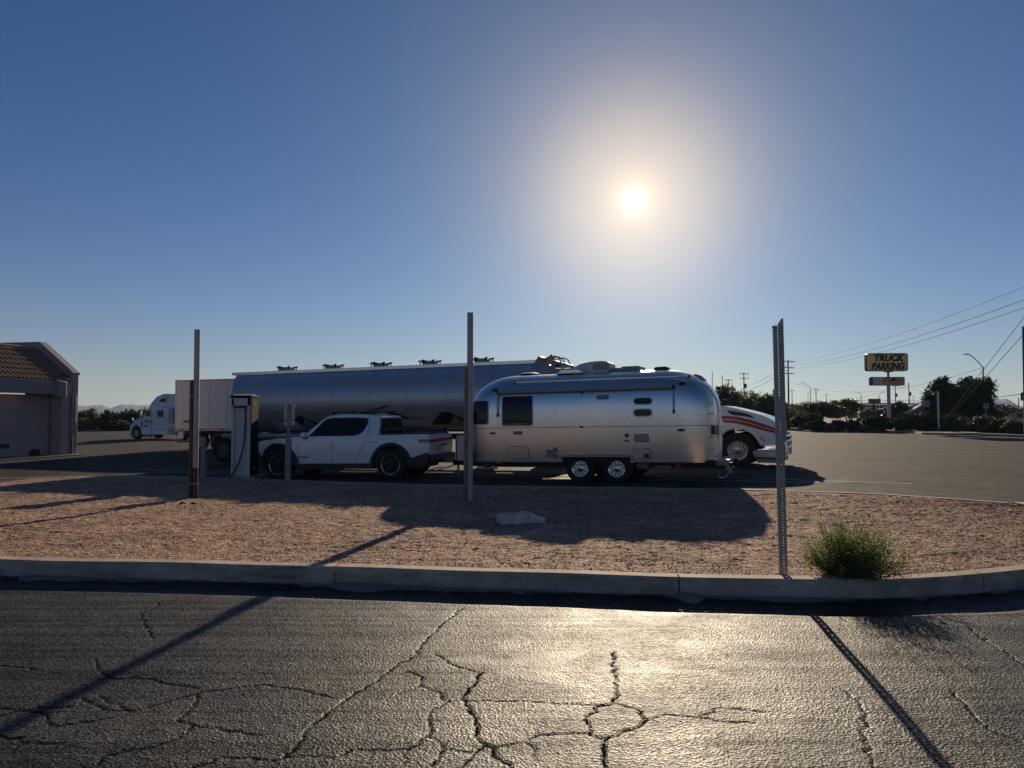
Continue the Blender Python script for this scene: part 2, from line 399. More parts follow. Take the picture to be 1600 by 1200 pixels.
# kerbs: cast sections with open joints
def kerb(name, xs, yf, zt, zb, w, inward, label, joints, gap=.012, parent=None):
    root = bpy.data.objects.new(name, None); COL.objects.link(root); tag(root, label, kind='structure')
    segs = list(zip(joints[:-1], joints[1:]))
    for a, b in segs:
        px = [a+gap/2]+[x for x in np.arange(math.ceil(a/.25)*.25, b, .25) if a+.03 < x < b-.03]+[b-gap/2]
        vs = []; fs = []
        for x in px:
            y = yf(x); x2 = x+.05; t = Vector((.1, yf(x+.05)-yf(x-.05))).normalized(); n = Vector((-t.y, t.x))*inward
            jz = .003*math.sin(x*3.1)
            prof = [(0.0, zb(x)), (.006, zt(x)-.03+jz), (.010, zt(x)-.012+jz), (.020, zt(x)+jz), (w, zt(x)+jz), (w, zb(x))]
            for d, z in prof: vs.append((x+n.x*d, y+n.y*d, z))
        k = 6
        for i in range(len(px)-1):
            fs += [(i*k+q, i*k+q+1, (i+1)*k+q+1, (i+1)*k+q) for q in range(k-1)]
        fs += [tuple(range(k)), tuple(range((len(px)-1)*k, len(px)*k))[::-1]]
        m = M(); m.add(vs, fs); m.build('kerb_stone', KERBF, root, ang=9)
    return root
jf = [-14.4, -11.3, -8.2, (36-800)/F*7.95, -1.75, (1058-800)/F*6.9, 4.45, 7.0]
kerb('front_kerb', XS, yfront, lambda x: .18, lambda x: -.05, .17, 1, 'worn concrete kerb along the road side of the gravel bed', jf)
kerb('rear_kerb', XS, yback, lambda x: zback(x), lambda x: zlot(x)-.1, .14, -1, 'low concrete kerb between gravel bed and parking lot', [-14.4, -11.4, -8.4, -5.4, -2.4, .6, 3.6, 6.2, 8.5])
for xe, sg in ((8.62, 1),):
    r_ = bpy.data.objects.new('end_kerb', None); COL.objects.link(r_); tag(r_, 'kerb closing the %s end of the gravel bed' % ('right' if sg > 0 else 'left'), kind='structure')
    xk = 8.5 if sg > 0 else -14.38; a_, b_ = yfront(xk), yback(xk); n_ = max(1, int((b_-a_)/1.5))
    for k in range(n_):
        y0_, y1_ = a_+(b_-a_)*k/n_, a_+(b_-a_)*(k+1)/n_; M().box((xe, (y0_+y1_)/2, .02), (.2, y1_-y0_-.012, .32)).build('kerb_stone', KERBF, r_, sm=False)
# ---- asphalt: one sheet with a finely meshed patch in front of the camera
PX0, PX1, PY0, PY1 = -6.8, 6.8, 2.2, 9.0
gx = np.unique(np.concatenate([np.arange(-150, -20, 10), np.arange(-20, 20, 1.0), np.arange(20, 151, 10), [PX0, PX1]]))
gy = np.unique(np.concatenate([np.arange(-60, 0, 10), np.arange(0, 40, 1.0), np.arange(40, 111, 5), [PY0, PY1]]))
def lotz(X, Y): return zaV(X, Y)
o, _ = fgrid('parking_lot', gx, gy, lotz, LOTA, skip=lambda x, y: (x > PX0) & (x < PX1) & (y > PY0) & (y < PY1))
tag(o, 'weathered asphalt lot and drive', kind='structure')
# crack network, traced on the ground
cr_px = [
 [(725,948),(690,975),(655,1010),(648,1024),(620,1040),(580,1068),(545,1090),(510,1115),(480,1140),(445,1185)],
 [(1000+-40,1018),(958,1035),(962,1060),(965,1080),(960,1100),(935,1104),(915,1125),(922,1148),(945,1155),(943,1180),(950,1200)],
 [(960,1100),(992,1108),(1010,1125),(1000,1135),(975,1142),(965,1150),(945,1155)],
 [(1010,1125),(1040,1117),(1080,1120),(1120,1126),(1180,1130)],
 [(935,1104),(880,1100),(820,1096),(780,1096),(735,1096),(722,1092)],
 [(752,1052),(742,1068),(728,1084),(722,1092),(735,1115),(745,1135),(742,1150),(758,1164),(770,1168),(770,1180),(800,1200)],
 [(722,1092),(700,1096),(675,1108),(670,1120),(672,1135),(665,1152),(640,1170),(630,1195)],
 [(700,1096),(680,1080),(655,1070),(660,1058),(640,1050),(632,1050)],
 [(660,1070),(635,1080),(618,1087)],
 [(665,1152),(684,1158),(692,1172),(680,1190),(665,1200)],
 [(692,1172),(730,1176),(758,1164)],[(770,1168),(820,1160),(840,1148),(880,1148),(918,1146)],
 [(640,1172),(600,1175),(560,1172),(520,1186),(480,1182),(420,1190)],
 [(130,1090),(170,1108),(205,1110),(270,1093),(310,1082),(360,1075),(410,1070),(470,1078),(520,1092)],
 [(205,1110),(160,1090),(155,1085)],[(180,1120),(90,1135),(75,1128),(62,1112),(0,1107)],
 [(275,1125),(300,1134),(340,1138),(410,1150)],[(300,1134),(280,1155),(240,1168),(165,1182),(150,1200)],
 [(230,1060),(260,1068),(310,1075)],[(0,1040),(30,1043),(60,1046)],[(0,1150),(40,1160),(95,1165)],[(40,1160),(20,1175)],
 [(150,1030),(153,1048),(175,1060),(230,1060)],
 [(1320,1082),(1345,1100),(1355,1130),(1352,1150),(1360,1180),(1365,1200)],[(1485,1080),(1520,1115),(1545,1140),(1600,1160)],
 [(1515,980),(1545,1005),(1575,1020),(1600,1040)],[(240,1000),(220,960),(255,940)],[(680,1020),(700,1036),(735,1048),(752,1052)],
 [(840,1190),(830,1165),(822,1160)],[(310,1082),(300,1105),(275,1125)],[(720,1200),(735,1186),(742,1176),(758,1164)],
 [(0,1118),(50,1108),(110,1104)],[(1090,1120),(1130,1106),(1200,1112)],[(420,1190),(350,1183),(300,1200)]]
SEG = []
rs = random.Random(5)
for li, pl in enumerate(cr_px):
    w0 = {0: .010, 1: .013, 5: .014, 2: .010, 4: .007, 6: .009}.get(li, .0085)*.82
    P = [on(u, v, ROADZ) for u, v in pl]
    Q = []
    for a, b in zip(P[:-1], P[1:]):
        L = (b-a).length; k = max(1, int(L/.035)); n = Vector((-(b-a).y, (b-a).x, 0)).normalized()
        for i in range(k):
            t = i/k; Q.append(a.lerp(b, t)+n*rs.gauss(0, .0085)*(0 if i == 0 else 1))
    Q.append(P[-1])
    for i in range(len(Q)-1):
        e = min(i, len(Q)-2-i)/len(Q)
        SEG.append((Q[i].x, Q[i].y, Q[i+1].x, Q[i+1].y, w0*(.55+.9*rs.random())))
def build_patch():
    xs = np.linspace(PX0, PX1, 1240); ys = PY0+(PY1-PY0)*np.linspace(0, 1, 560)
    X, Y = np.meshgrid(xs, ys)
    Rm = np.zeros_like(X); Dp = np.zeros_like(X); Cr = np.zeros_like(X)
    dx = xs[1]-xs[0]; dy = ys[1]-ys[0]
    for ax, ay, bx, by, w in SEG:
        r = .04
        i0 = int((min(ax, bx)-r-PX0)/dx); i1 = int((max(ax, bx)+r-PX0)/dx)+2; j0 = int((min(ay, by)-r-PY0)/dy); j1 = int((max(ay, by)+r-PY0)/dy)+2
        i0 = max(0, i0); j0 = max(0, j0); i1 = min(len(xs), i1); j1 = min(len(ys), j1)
        if i0 >= i1 or j0 >= j1: continue
        x = X[j0:j1, i0:i1]; y = Y[j0:j1, i0:i1]
        vx, vy = bx-ax, by-ay; L = vx*vx+vy*vy+1e-9
        t = np.clip(((x-ax)*vx+(y-ay)*vy)/L, 0, 1); d = np.hypot(x-ax-t*vx, y-ay-t*vy)
        c = np.clip(1.35-d/w, 0, 1); Rm[j0:j1, i0:i1] = np.maximum(Rm[j0:j1, i0:i1], np.clip((w*1.0+.004-d)/.006, 0, 1)); Cr[j0:j1, i0:i1] = np.maximum(Cr[j0:j1, i0:i1], c)
        Dp[j0:j1, i0:i1] = np.maximum(Dp[j0:j1, i0:i1], c)
    rs = np.random.RandomState(4)
    def lowf(nx, ny):
        g = rs.normal(0, 1, (ny, nx)); yi = np.linspace(0, ny-1.001, X.shape[0]); xi = np.linspace(0, nx-1.001, X.shape[1])
        y0 = yi.astype(int); x0 = xi.astype(int); fy = (yi-y0)[:, None]; fx = (xi-x0)[None, :]
        fy = fy*fy*(3-2*fy); fx = fx*fx*(3-2*fx)
        return (g[np.ix_(y0, x0)]*(1-fy)*(1-fx)+g[np.ix_(y0+1, x0)]*fy*(1-fx)+g[np.ix_(y0, x0+1)]*(1-fy)*fx+g[np.ix_(y0+1, x0+1)]*fy*fx)
    env = np.clip(np.minimum(np.minimum(X-PX0, PX1-X), np.minimum(Y-PY0, PY1-Y))/.3, 0, 1)
    Z = (lowf(18, 8)*.004+lowf(70, 30)*.0015+rs.normal(0, .00028, X.shape))*env-Dp*.007*env+ROADZ*(lambda q: q*q*(3-2*q))(np.clip((np.interp(xs, XS, yF)[None, :]-Y-.60)/.42, 0, 1))
    # faded direction arrow, worn into the surface
    Mk = np.zeros_like(X)
    def tri(P, s):
        nonlocal Mk
        q = [(p.x, p.y) for p in P]; ins = np.ones_like(X, bool)
        A = sum(q[i][0]*q[(i+1) % len(q)][1]-q[(i+1) % len(q)][0]*q[i][1] for i in range(len(q)))
        for i in range(len(q)):
            (x0, y0), (x1, y1) = q[i], q[(i+1) % len(q)]
            ins &= (((x1-x0)*(Y-y0)-(y1-y0)*(X-x0))*(1 if A > 0 else -1) > 0)
        Mk = np.maximum(Mk, ins*s)
    G = lambda u, v: on(u, v, ROADZ)
    tri([G(645, 1030), G(925, 1014), G(870, 1044)], .45); tri([G(755, 1048), G(870, 1044), G(898, 1074)], .45)
    tri([G(865, 1040), G(1120, 1046), G(1122, 1053), G(868, 1049)], .45)
    wear = np.clip(.75+lowf(160, 70)*.5, 0, 1); Mk = Mk*wear
    # sand washed against the kerb
    yk = np.interp(xs, XS, yF)[None, :]
    sw = .03+.10*np.clip(lowf(26, 2)[:1]*.6+.25, 0, 1)+.035*lowf(120, 2)[:1]
    sw = np.maximum(sw, .28*np.exp(-((xs[None, :]+1.45)/.35)**2)); sw = np.maximum(sw, .30*np.exp(-((xs[None, :]-1.62)/.12)**2)); sw = np.maximum(sw, .14*np.exp(-((xs[None, :]-2.5)/.5)**2))
    sd = np.clip((sw-(yk-Y))/.03+lowf(500, 180)*.35, 0, 1)*(Y < yk+.1)
    Z = Z+sd*.012+np.clip(sw-(yk-Y), 0, 1)*.1*(Y < yk)
    V = np.stack([X, Y, Z], -1).reshape(-1, 3); nx, ny = len(xs), len(ys)
    i, j = np.meshgrid(np.arange(nx-1), np.arange(ny-1)); q = (j*nx+i).ravel()
    Fq = np.stack([q, q+1, q+nx+1, q+nx], -1).astype(np.int32)
    me = bpy.data.meshes.new('road'); me.vertices.add(len(V)); me.vertices.foreach_set('co', V.ravel().astype(np.float32))
    me.loops.add(Fq.size); me.loops.foreach_set('vertex_index', Fq.ravel()); me.polygons.add(len(Fq))
    me.polygons.foreach_set('loop_start', np.arange(0, Fq.size, 4, dtype=np.int32)); me.update(calc_edges=True)
    me.polygons.foreach_set('use_smooth', np.ones(len(Fq), bool))
    for nm, A in (('crack', Cr), ('rim', Rm), ('mark', Mk), ('sand', sd)):
        a = me.attributes.new(nm, 'FLOAT', 'POINT'); a.data.foreach_set('value', A.ravel().astype(np.float32))
    tag(addobj('road', me, ASPH), 'cracked asphalt of the drive in the foreground', kind='structure')
build_patch()
# wide desert floor under everything
o, _ = fgrid('ground', np.linspace(-5000, 5000, 61), np.linspace(-1500, 5000, 61), lambda X, Y: X*0-.75, DIRT); tag(o, 'sandy desert floor reaching to the mountains', kind='structure')
# painted stall lines on the lot
PAINT = mat('worn_paint', (.34, .33, .31), .7, var=.35, vs=8)
def ribbon(name, px, w, label, mt, z0=.006):
    P = []
    for u, v in px:
        z = 0
        for _ in range(8):
            p = on(u, v, z); z = zasph(p.x, p.y)
        P.append(p)
    Q = []
    for a, b in zip(P[:-1], P[1:]):
        for i in range(8): Q.append(a.lerp(b, i/8))
    Q.append(P[-1]); vs = []; fs = []
    for i, p in enumerate(Q):
        d = Q[min(i+1, len(Q)-1)]-Q[max(0, i-1)]; n = Vector((-d.y, d.x, 0)).normalized()*w/2
        for s in (-1, 1):
            q = p+n*s; vs.append((q.x, q.y, zasph(q.x, q.y)+z0))
    for i in range(len(Q)-1): fs.append((2*i, 2*i+1, 2*i+3, 2*i+2))
    m = M(); m.add(vs, fs); return tag(m.build(name, mt, sm=False), label, kind='structure')
ribbon('painted_line', [(216, 734.2), (400, 736), (700, 740.2), (1000, 744.8), (1280, 751), (1425, 756.3)], .1, 'long faded white line passing under the trailer', PAINT)
ribbon('painted_line', [(250, 737.6), (690, 744.6), (1000, 749.8), (1240, 754), (1330, 753.5)], .1, 'second faded white line nearer the kerb', PAINT)
ribbon('painted_line', [(0, 747.8), (65, 746.2), (150, 741.9)], .12, 'short pale line beside the rear kerb at left', PAINT)
ribbon('painted_line', [(60, 714), (128, 711.5)], .1, 'short line by the corner of the building', PAINT)
# loose stones on the bed: real pebbles, uncountable
def pebbles():
    rs = np.random.RandomState(11); N = 95000
    x = rs.uniform(-13.8, 8.3, N*2); t = rs.uniform(0, 1, N*2)**1.35
    a = np.interp(x, XS, yF)+.185; b = np.interp(x, XS, yB)-.15; y = a+(b-a)*t
    vis = np.abs(x) < y*.74+.4; x = x[vis][:N]; y = y[vis][:N]; t = (y-(np.interp(x, XS, yF)+.15))/((np.interp(x, XS, yB)-.15)-(np.interp(x, XS, yF)+.15))
    n = len(x); zb = np.vectorize(zback)(x)-.01
    z = .17*(1-t)+zb*t-.045*np.sin(PI*t)
    s = np.exp(rs.normal(math.log(.0058), .42, n)); s = np.clip(s, .0025, .020)
    base = np.array([(1, 0, 0), (0, 1, 0), (-1, 0, 0), (0, -1, 0), (0, 0, .7), (0, 0, -.4)])
    V = base[None]*(1+rs.uniform(-.35, .35, (n, 6, 1)))*s[:, None, None]*np.array([1.3, .9, .8])
    an = rs.uniform(0, 2*PI, n); c, sn = np.cos(an)[:, None], np.sin(an)[:, None]
    V = np.stack([V[..., 0]*c-V[..., 1]*sn, V[..., 0]*sn+V[..., 1]*c, V[..., 2]], -1)+np.stack([x, y, z+s*.25], -1)[:, None, :]
    fb = np.array([(0, 1, 4), (1, 2, 4), (2, 3, 4), (3, 0, 4), (1, 0, 5), (2, 1, 5), (3, 2, 5), (0, 3, 5)])
    Fq = (fb[None]+(np.arange(n)*6)[:, None, None]).reshape(-1, 3).astype(np.int32)
    me = bpy.data.meshes.new('gravel_stones'); me.vertices.add(n*6); me.vertices.foreach_set('co', V.ravel().astype(np.float32))
    me.loops.add(Fq.size); me.loops.foreach_set('vertex_index', Fq.ravel()); me.polygons.add(len(Fq))
    me.polygons.foreach_set('loop_start', np.arange(0, Fq.size, 3, dtype=np.int32)); me.update(calc_edges=True)
    m = bpy.data.materials.new('pebble'); m.use_nodes = True; tt = m.node_tree; bb = tt.nodes['Principled BSDF']
    g = tt.nodes.new('ShaderNodeNewGeometry'); r = tt.nodes.new('ShaderNodeValToRGB'); e = r.color_ramp.elements
    e[0].color = (.15, .085, .06, 1); e[1].color = (.70, .55, .44, 1); e.new(.5).color = (.42, .27, .19, 1)
    tt.links.new(g.outputs['Random Per Island'], r.inputs[0]); tt.links.new(r.outputs[0], bb.inputs['Base Color']); bb.inputs['Roughness'].default_value = .85
    tag(addobj('gravel', me, m), 'loose pink and brown stones scattered over the bed', 'gravel', kind='stuff')
pebbles()
# ---------------------------------------------------------------- materials of the vehicles
BLACK = mat('black_plastic', (.018, .018, .02), .5, var=.2, vs=4)
RUBBER = mat('tyre_rubber', (.016, .016, .017), .8, var=.3, vs=14, bump=.3, bs=80)
DARKM = mat('dark_chassis', (.02, .02, .022), .6, var=.4, vs=5)
GLASS = mat('tinted_glass', (.006, .008, .011), .10, spec=.35)
CHROME = mat('polished_aluminium', (.72, .72, .73), .22, 1, var=.08, vs=9)
WHITEP = mat('white_paint', (.80, .80, .80), .32, var=.03, vs=1.5, coat=.7, spec=.5)
WHITEO = mat('white_trailer_panel', (.70, .68, .665), .5, var=.06, vs=1.1)
GREYP = mat('grey_paint', (.22, .225, .23), .5, var=.12, vs=5)
RED = mat('red_stripe', (.34, .022, .03), .45)
REDL = mat('red_lens', (.55, .03, .015), .15, coat=.5)
AMBER = mat('amber_lens', (.75, .20, .02), .2, coat=.5)
CLEAR = mat('clear_lens', (.75, .76, .78), .12, coat=.6)
WOODG = mat('weathered_wood', (.16, .12, .09), .85, var=.35, vs=5, stretch=(1, 1, .08), bump=.5, bs=30)
GALV = mat('galvanised_steel', (.36, .335, .30), .5, .45, var=.16, vs=16)
STEELP = mat('painted_steel_post', (.44, .40, .36), .62, var=.2, vs=5, stretch=(1, 1, .25))
RUST = mat('rusty_steel', (.035, .024, .02), .65, col2=(.15, .062, .032), vs=6, stretch=(1, 1, .3))
def brushed(name, col, rough, rv, dent, metal=1):
    m = bpy.data.materials.new(name); m.use_nodes = True; t = m.node_tree; b = t.nodes['Principled BSDF']
    b.inputs['Base Color'].default_value = (*col, 1); b.inputs['Metallic'].default_value = 1
    g = t.nodes.new('ShaderNodeTexCoord')
    n = t.nodes.new('ShaderNodeTexNoise'); n.inputs['Scale'].default_value = 1.4; n.inputs['Detail'].default_value = 5; t.links.new(g.outputs['Object'], n.inputs[0])
    mr = t.nodes.new('ShaderNodeMapRange'); mr.inputs['To Min'].default_value = rough-rv; mr.inputs['To Max'].default_value = rough+rv; t.links.new(n.outputs[0], mr.inputs[0]); t.links.new(mr.outputs[0], b.inputs['Roughness'])
    n2 = t.nodes.new('ShaderNodeTexNoise'); n2.inputs['Scale'].default_value = 1.5; n2.inputs['Detail'].default_value = 0; t.links.new(g.outputs['Object'], n2.inputs[0])
    bp = t.nodes.new('ShaderNodeBump'); bp.inputs['Strength'].default_value = dent; bp.inputs['Distance'].default_value = .03; t.links.new(n2.outputs[0], bp.inputs['Height'])
    n3 = t.nodes.new('ShaderNodeTexNoise'); n3.inputs['Scale'].default_value = 5; n3.inputs['Detail'].default_value = 6
    mp = t.nodes.new('ShaderNodeMapping'); mp.inputs['Scale'].default_value = (1.2, 1, 14); t.links.new(g.outputs['Object'], mp.inputs[0]); t.links.new(mp.outputs[0], n3.inputs[0])
    rp = t.nodes.new('ShaderNodeValToRGB'); rp.color_ramp.elements[0].position = .3; rp.color_ramp.elements[1].position = .7
    rp.color_ramp.elements[0].color = (*[c*.9 for c in col], 1); rp.color_ramp.elements[1].color = (*[min(1, c*1.06) for c in col], 1)
    t.links.new(n3.outputs[0], rp.inputs[0]); t.links.new(rp.outputs[0], b.inputs['Base Color'])
    t.links.new(bp.outputs[0], b.inputs['Normal']); b.inputs['Metallic'].default_value = metal
    return m
ALU = brushed('brushed_aluminium_skin', (.84, .80, .75), .28, .06, .06)
TANKM = brushed('tank_aluminium', (.55, .54, .55), .42, .04, .05, .66)
HDG = R(21.3)
def wheel(parent, x, y, z, r, w, rim_r, side, rim_mat, holes=0, hub=.05, name='wheel', tyre_w=None, spokes=0, ring=None):
    """tyre and rim around an axle along y; side is the outer side"""
    wh = bpy.data.objects.new(name, None); COL.objects.link(wh); wh.parent = parent; wh.location = (x, y, z); wh.empty_display_size = .1
    M().lathe([(rim_r*.96, -w/2), (r*.93, -w/2), (r*.99, -w*.40), (r, -w*.28), (r, w*.28), (r*.99, w*.40), (r*.93, w/2), (rim_r*1.05, w/2+.004), (rim_r*.96, w/2-.02)], (0, 0, 0), 'Y', 40, side, False).build('tyre', RUBBER, wh, ang=60)
    m = M()
    o = w/2
    m.lathe([(rim_r, o-.012), (rim_r*.98, o+.004), (rim_r*.90, o-.002), (rim_r*.86, o-.05)], (0, 0, 0), 'Y', 40, side, False)
    face = o-.05
    if holes:
        # disc with round windows, built as rings
        n = holes*6; rin, rout = rim_r*.50, rim_r*.80
        for k in range(holes):
            a0 = 2*PI*k/holes; aw = PI/holes
            prev = None; hr = min((rout-rin)*.34, rin*aw*.62); rc = (rin+rout)/2
            outer = []; inner = []
            L = 24
            for q in range(L):
                th = 2*PI*q/L; inner.append((rc+hr*math.cos(th), hr*math.sin(th)/rc))
                cx, cy = math.cos(th), math.sin(th); s_ = 1/max(abs(cx), abs(cy)); outer.append((rc+(rout-rc)*cx*s_, aw*cy*s_))
            P = lambda rr_, aa, h: (rr_*math.cos(a0+aa), side*h, rr_*math.sin(a0+aa))
            vs = [P(a, b, face) for a, b in outer]+[P(a, b, face) for a, b in inner]+[P(a, b, face-.03) for a, b in inner]
            m.add(vs, [(q, (q+1) % L, L+(q+1) % L, L+q) for q in range(L)]+[(L+q, L+(q+1) % L, 2*L+(q+1) % L, 2*L+q) for q in range(L)])
        m.lathe([(rim_r*.86, face+.01), (rim_r*.80, face)], (0, 0, 0), 'Y', 40, side, False)
        m.lathe([(rim_r*.50, face), (rim_r*.44, face+.012), (rim_r*.36, face+.022), (rim_r*.22, face+.03), (rim_r*.20, face+hub), (rim_r*.1, face+hub+.01), (.001, face+hub+.01)], (0, 0, 0), 'Y', 24, side, False)
        for k in range(8 if rim_r > .25 else 6):
            a = 2*PI*(k+.5)/(8 if rim_r > .25 else 6); m.cyl((rim_r*.31*math.cos(a), side*(face+.02), rim_r*.31*math.sin(a)), (rim_r*.31*math.cos(a), side*(face+.05), rim_r*.31*math.sin(a)), rim_r*.045, n=6)
    else:
        m.lathe([(rim_r*.86, face-.03), (.001, face-.035)], (0, 0, 0), 'Y', 32, side, False)
        for k in range(spokes or 5):
            a = 2*PI*k/(spokes or 5); c, s_ = math.cos(a), math.sin(a); p = Vector((-s_, 0, c))
            A = Vector((c*rim_r*.2, side*(face+.0), s_*rim_r*.2)); B = Vector((c*rim_r*.88, side*(face+.035), s_*rim_r*.88))
            for sg in (-1, 1): m.bar(A+p*sg*rim_r*.05, B+p*sg*rim_r*.15, rim_r*.10, .03)
        m.lathe([(rim_r*.24, face-.02), (rim_r*.22, face+.02), (.001, face+.025)], (0, 0, 0), 'Y', 20, side)
    m.build('rim', rim_mat, wh)
    if ring:
        m2 = M(); N = 5
        for k in range(N):
            a0 = 2*PI*k/N+.35; a1 = a0+2*PI/N-.16; L = 10; vs = []
            for q in range(L+1):
                a = a0+(a1-a0)*q/L
                for rr_, h in ((rim_r*.965, o+.004), (rim_r*1.015, o+.010)): vs.append((rr_*math.cos(a), side*h, rr_*math.sin(a)))
            m2.add(vs, [(2*q, 2*q+1, 2*q+3, 2*q+2) for q in range(L)])
        m2.build('rim_accent', ring, wh)
    if holes: M().lathe([(rim_r*.84, face-.04), (.001, face-.05)], (0, 0, 0), 'Y', 24, side, False).build('brake_drum', DARKM, wh)
    return wh
# ================================================================ silver travel trailer
def build_trailer():
    T = thing('travel_trailer', 'riveted polished aluminium travel trailer with rounded ends, parked behind the gravel bed', 'travel trailer')
    ax = at(934.5, 700, 17.85); base = Vector((ax.x, 17.85, 0)); nrm = Vector((math.sin(HDG), math.cos(HDG), 0))
    T.location = (base.x+nrm.x*1.2, base.y+nrm.y*1.2, zlot(base.x)-.005)
    T.rotation_euler = (0, math.radians(1.15), PI-HDG)
    X0, X1 = -2.74, 3.60; WD = 1.22; ZB = .50; ZM = 1.45; ZT = 2.74; ex = .62
    def wq(x):
        q = min(x-X0, X1-x); q = max(0, q); rp = .85
        return WD if q >= rp else WD-rp*.72+.72*math.sqrt(max(0, rp*rp-(rp-q)**2))
    def zt(x):
        q = min(x-X0, X1-x); q = max(0, q); r_ = 1.25
        return ZT if q >= r_ else ZT-.86+.86*math.sqrt(max(0, 1-(1-q/r_)**2))
    def Y(x, z):
        w = wq(x); t = (z-ZM)/(zt(x)-ZM) if z > ZM else (ZM-z)/(ZM-ZB)*.22
        t = min(.9999, abs(t))
        if z < ZM: return w*(1-.035*((ZM-z)/(ZM-ZB))**2)
        return w*(1-t**(2/ex))**(ex/2)
    st = []
    def ease(n): return [(1-math.cos(PI/2*i/n)) for i in range(n+1)]
    e = ease(16)
    xs = [X0+q*1.25 for q in e]+[X0+1.25+(X1-X0-2.5)*i/22 for i in range(1, 22)]+[X1-q*1.25 for q in reversed(e)]
    zlow = [ZB, .64, .85, 1.05, 1.25]
    vs = []; fs = []
    NA = 26
    rows = None
    for x in xs:
        w = wq(x); top = zt(x); ring = []
        for z in zlow: ring.append((w*(1-.035*((ZM-z)/(ZM-ZB))**2), z))
        for i in range(NA+1):
            a = PI/2*i/NA; c = max(0, math.cos(a))**ex; s = math.sin(a)**ex
            ring.append((w*c, ZM+(top-ZM)*s))
        full = [(y, z) for y, z in ring]+[(-y, z) for y, z in reversed(ring[:-1])]
        vs += [(x, y, z) for y, z in full]; rows = len(full)
    n = len(xs)
    for i in range(n-1):
        for k in range(rows-1):
            xm = (xs[i]+xs[i+1])/2
            if -.86 < xm < .90 and (k == 0 or k == rows-2): continue
            fs.append((i*rows+k, i*rows+k+1, (i+1)*rows+k+1, (i+1)*rows+k))
    fs += [tuple(range(rows)), tuple(range((n-1)*rows, n*rows))[::-1]]
    m = M(); m.add(vs, fs); body = m.build('body_shell', ALU, T, ang=60)
    m = M(); m.box((.1, 0, .52), (5.6, 2.0, .06)); m.box((.02, 0, .72), (1.72, 2.2, .34)); m.build('underfloor', DARKM, T)
    m = M()
    for s in (-1, 1): m.box((.1, s*.75, .42), (6.4, .08, .14))
    m.bar((3.4, .7, .42), (4.4, .05, .42), .08, .12).bar((3.4, -.7, .42), (4.4, -.05, .42), .08, .12)
    m.build('chassis_rail', DARKM, T)
    def P(u, v): return pix(T, u, v, 1.2)
    def box(u0, v0, u1, v1):
        a = P(u0, v1); b = P(u1, v0); return (b[0], a[0], a[1], b[1])
    def trim(name, zc, h, x0, x1, off, mt, side=1): return patch(name, [(x0, zc-h/2), (x1, zc-h/2), (x1, zc+h/2), (x0, zc+h/2)], Y, off, mt, T, side)
    for s in (1, -1):
        trim('belt_moulding', 1.385, .030, X0+.06, X1-.06, .008, CHROME, s); trim('belt_joint', 1.363, .012, X0+.06, X1-.06, .006, DARKM, s)
        trim('lower_moulding', .525, .045, X0+.08, -.9, .016, CHROME, s); trim('lower_moulding', .525, .045, .94, X1-.08, .016, CHROME, s)
        # arch trim round the wheel opening
        oi = [(-.98, .50), (-.92, .60), (-.86, .665), (-.78, .70), (.84, .70), (.91, .67), (.94, .60), (.94, .50)]
        ii = [(-.90, .50), (-.86, .58), (-.82, .63), (-.76, .655), (.82, .655), (.87, .63), (.89, .58), (.89, .50)]
        patch('wheel_arch_trim', oi, Y, .012, CHROME, T, s, step=9, hole=ii)
        m = M(); m.box((0, s*.9, .60), (1.76, .02, .3)); m.build('wheel_well', DARKM, T, sm=False)
        for xx in (-.455, .455): wheel(T, xx, s*1.07, .36, .365, .215, .212, s, CHROME, holes=10)
        # panel seams of riveted sheet
        for xx in (2.30, 1.05, -1.05, -2.12):
            patch('panel_seam', [(xx-.022, ZB+.05), (xx+.022, ZB+.05), (xx+.022, 2.5), (xx-.022, 2.5)], Y, .004, ALU, T, s, step=.08)
        rv = M()
        for xx in (2.31, 2.29-.03, 1.05, -1.05, -2.11, -2.14):
            z = .6
            while z < 2.2:
                rv.box((xx, s*(Y(xx, z)+.007), z), (.011, .006, .011)); z += .055
        for zz in (1.41, 1.36):
            x = X0+.5
            while x < X1-.5: rv.box((x, s*(Y(x, zz)+.006), zz), (.010, .006, .010)); x += .07
        tag(rv.build('rivets', CHROME, T, sm=False), kind='stuff')
    # front and rear ends of the awning arm and rail
    w = box(786, 618.5, 831.5, 665); 
    def window(nm, b, r, fr=.025, lbl=None, side=1):
        x0, x1, z0, z1 = b
        f = patch('window_frame', rr(x0-fr, x1+fr, z0-fr, z1+fr, r+fr), Y, .012, mat('frame_satin', (.62, .61, .60), .4, .4), T, side, step=.1, depth=.03)
        g = patch(nm, rr(x0, x1, z0, z1, r), Y, .020, GLASS, T, side, step=.1); return g
    window('window', w, .05)
    window('window', (2.86, 3.38, 1.475, 2.07), .07)     # panoramic corner window at the nose
    window('window', box(991, 621.5, 1018, 631.5), .075); window('window', box(991, 639.5, 1018, 650), .075)
    # sliding pane strip with lower vent
    x0, x1, z0, z1 = w; patch('window_vent', [(x0+.03, z0+.01), (x1-.03, z0+.01), (x1-.03, z0+.055), (x0+.03, z0+.055)], Y, .026, mat('window_bronze', (.20, .15, .10), .4), T)
    def hatch(b, r, label='access_door', fr=.012, mt=ALU):
        patch('hatch_frame', rr(b[0]-fr, b[1]+fr, b[2]-fr, b[3]+fr, r+fr), Y, .008, mat('joint_dark', (.06, .055, .05), .6), T)
        patch(label, rr(b[0], b[1], b[2], b[3], r), Y, .014, mt, T)
    hatch(box(794.5, 698, 825.5, 716.5), .04)
    hatch(box(992, 679, 1013, 690), .015, mt=mat('hatch_grey', (.33, .32, .31), .45, .3)); hatch(box(991, 702, 1016, 716.5), .015)
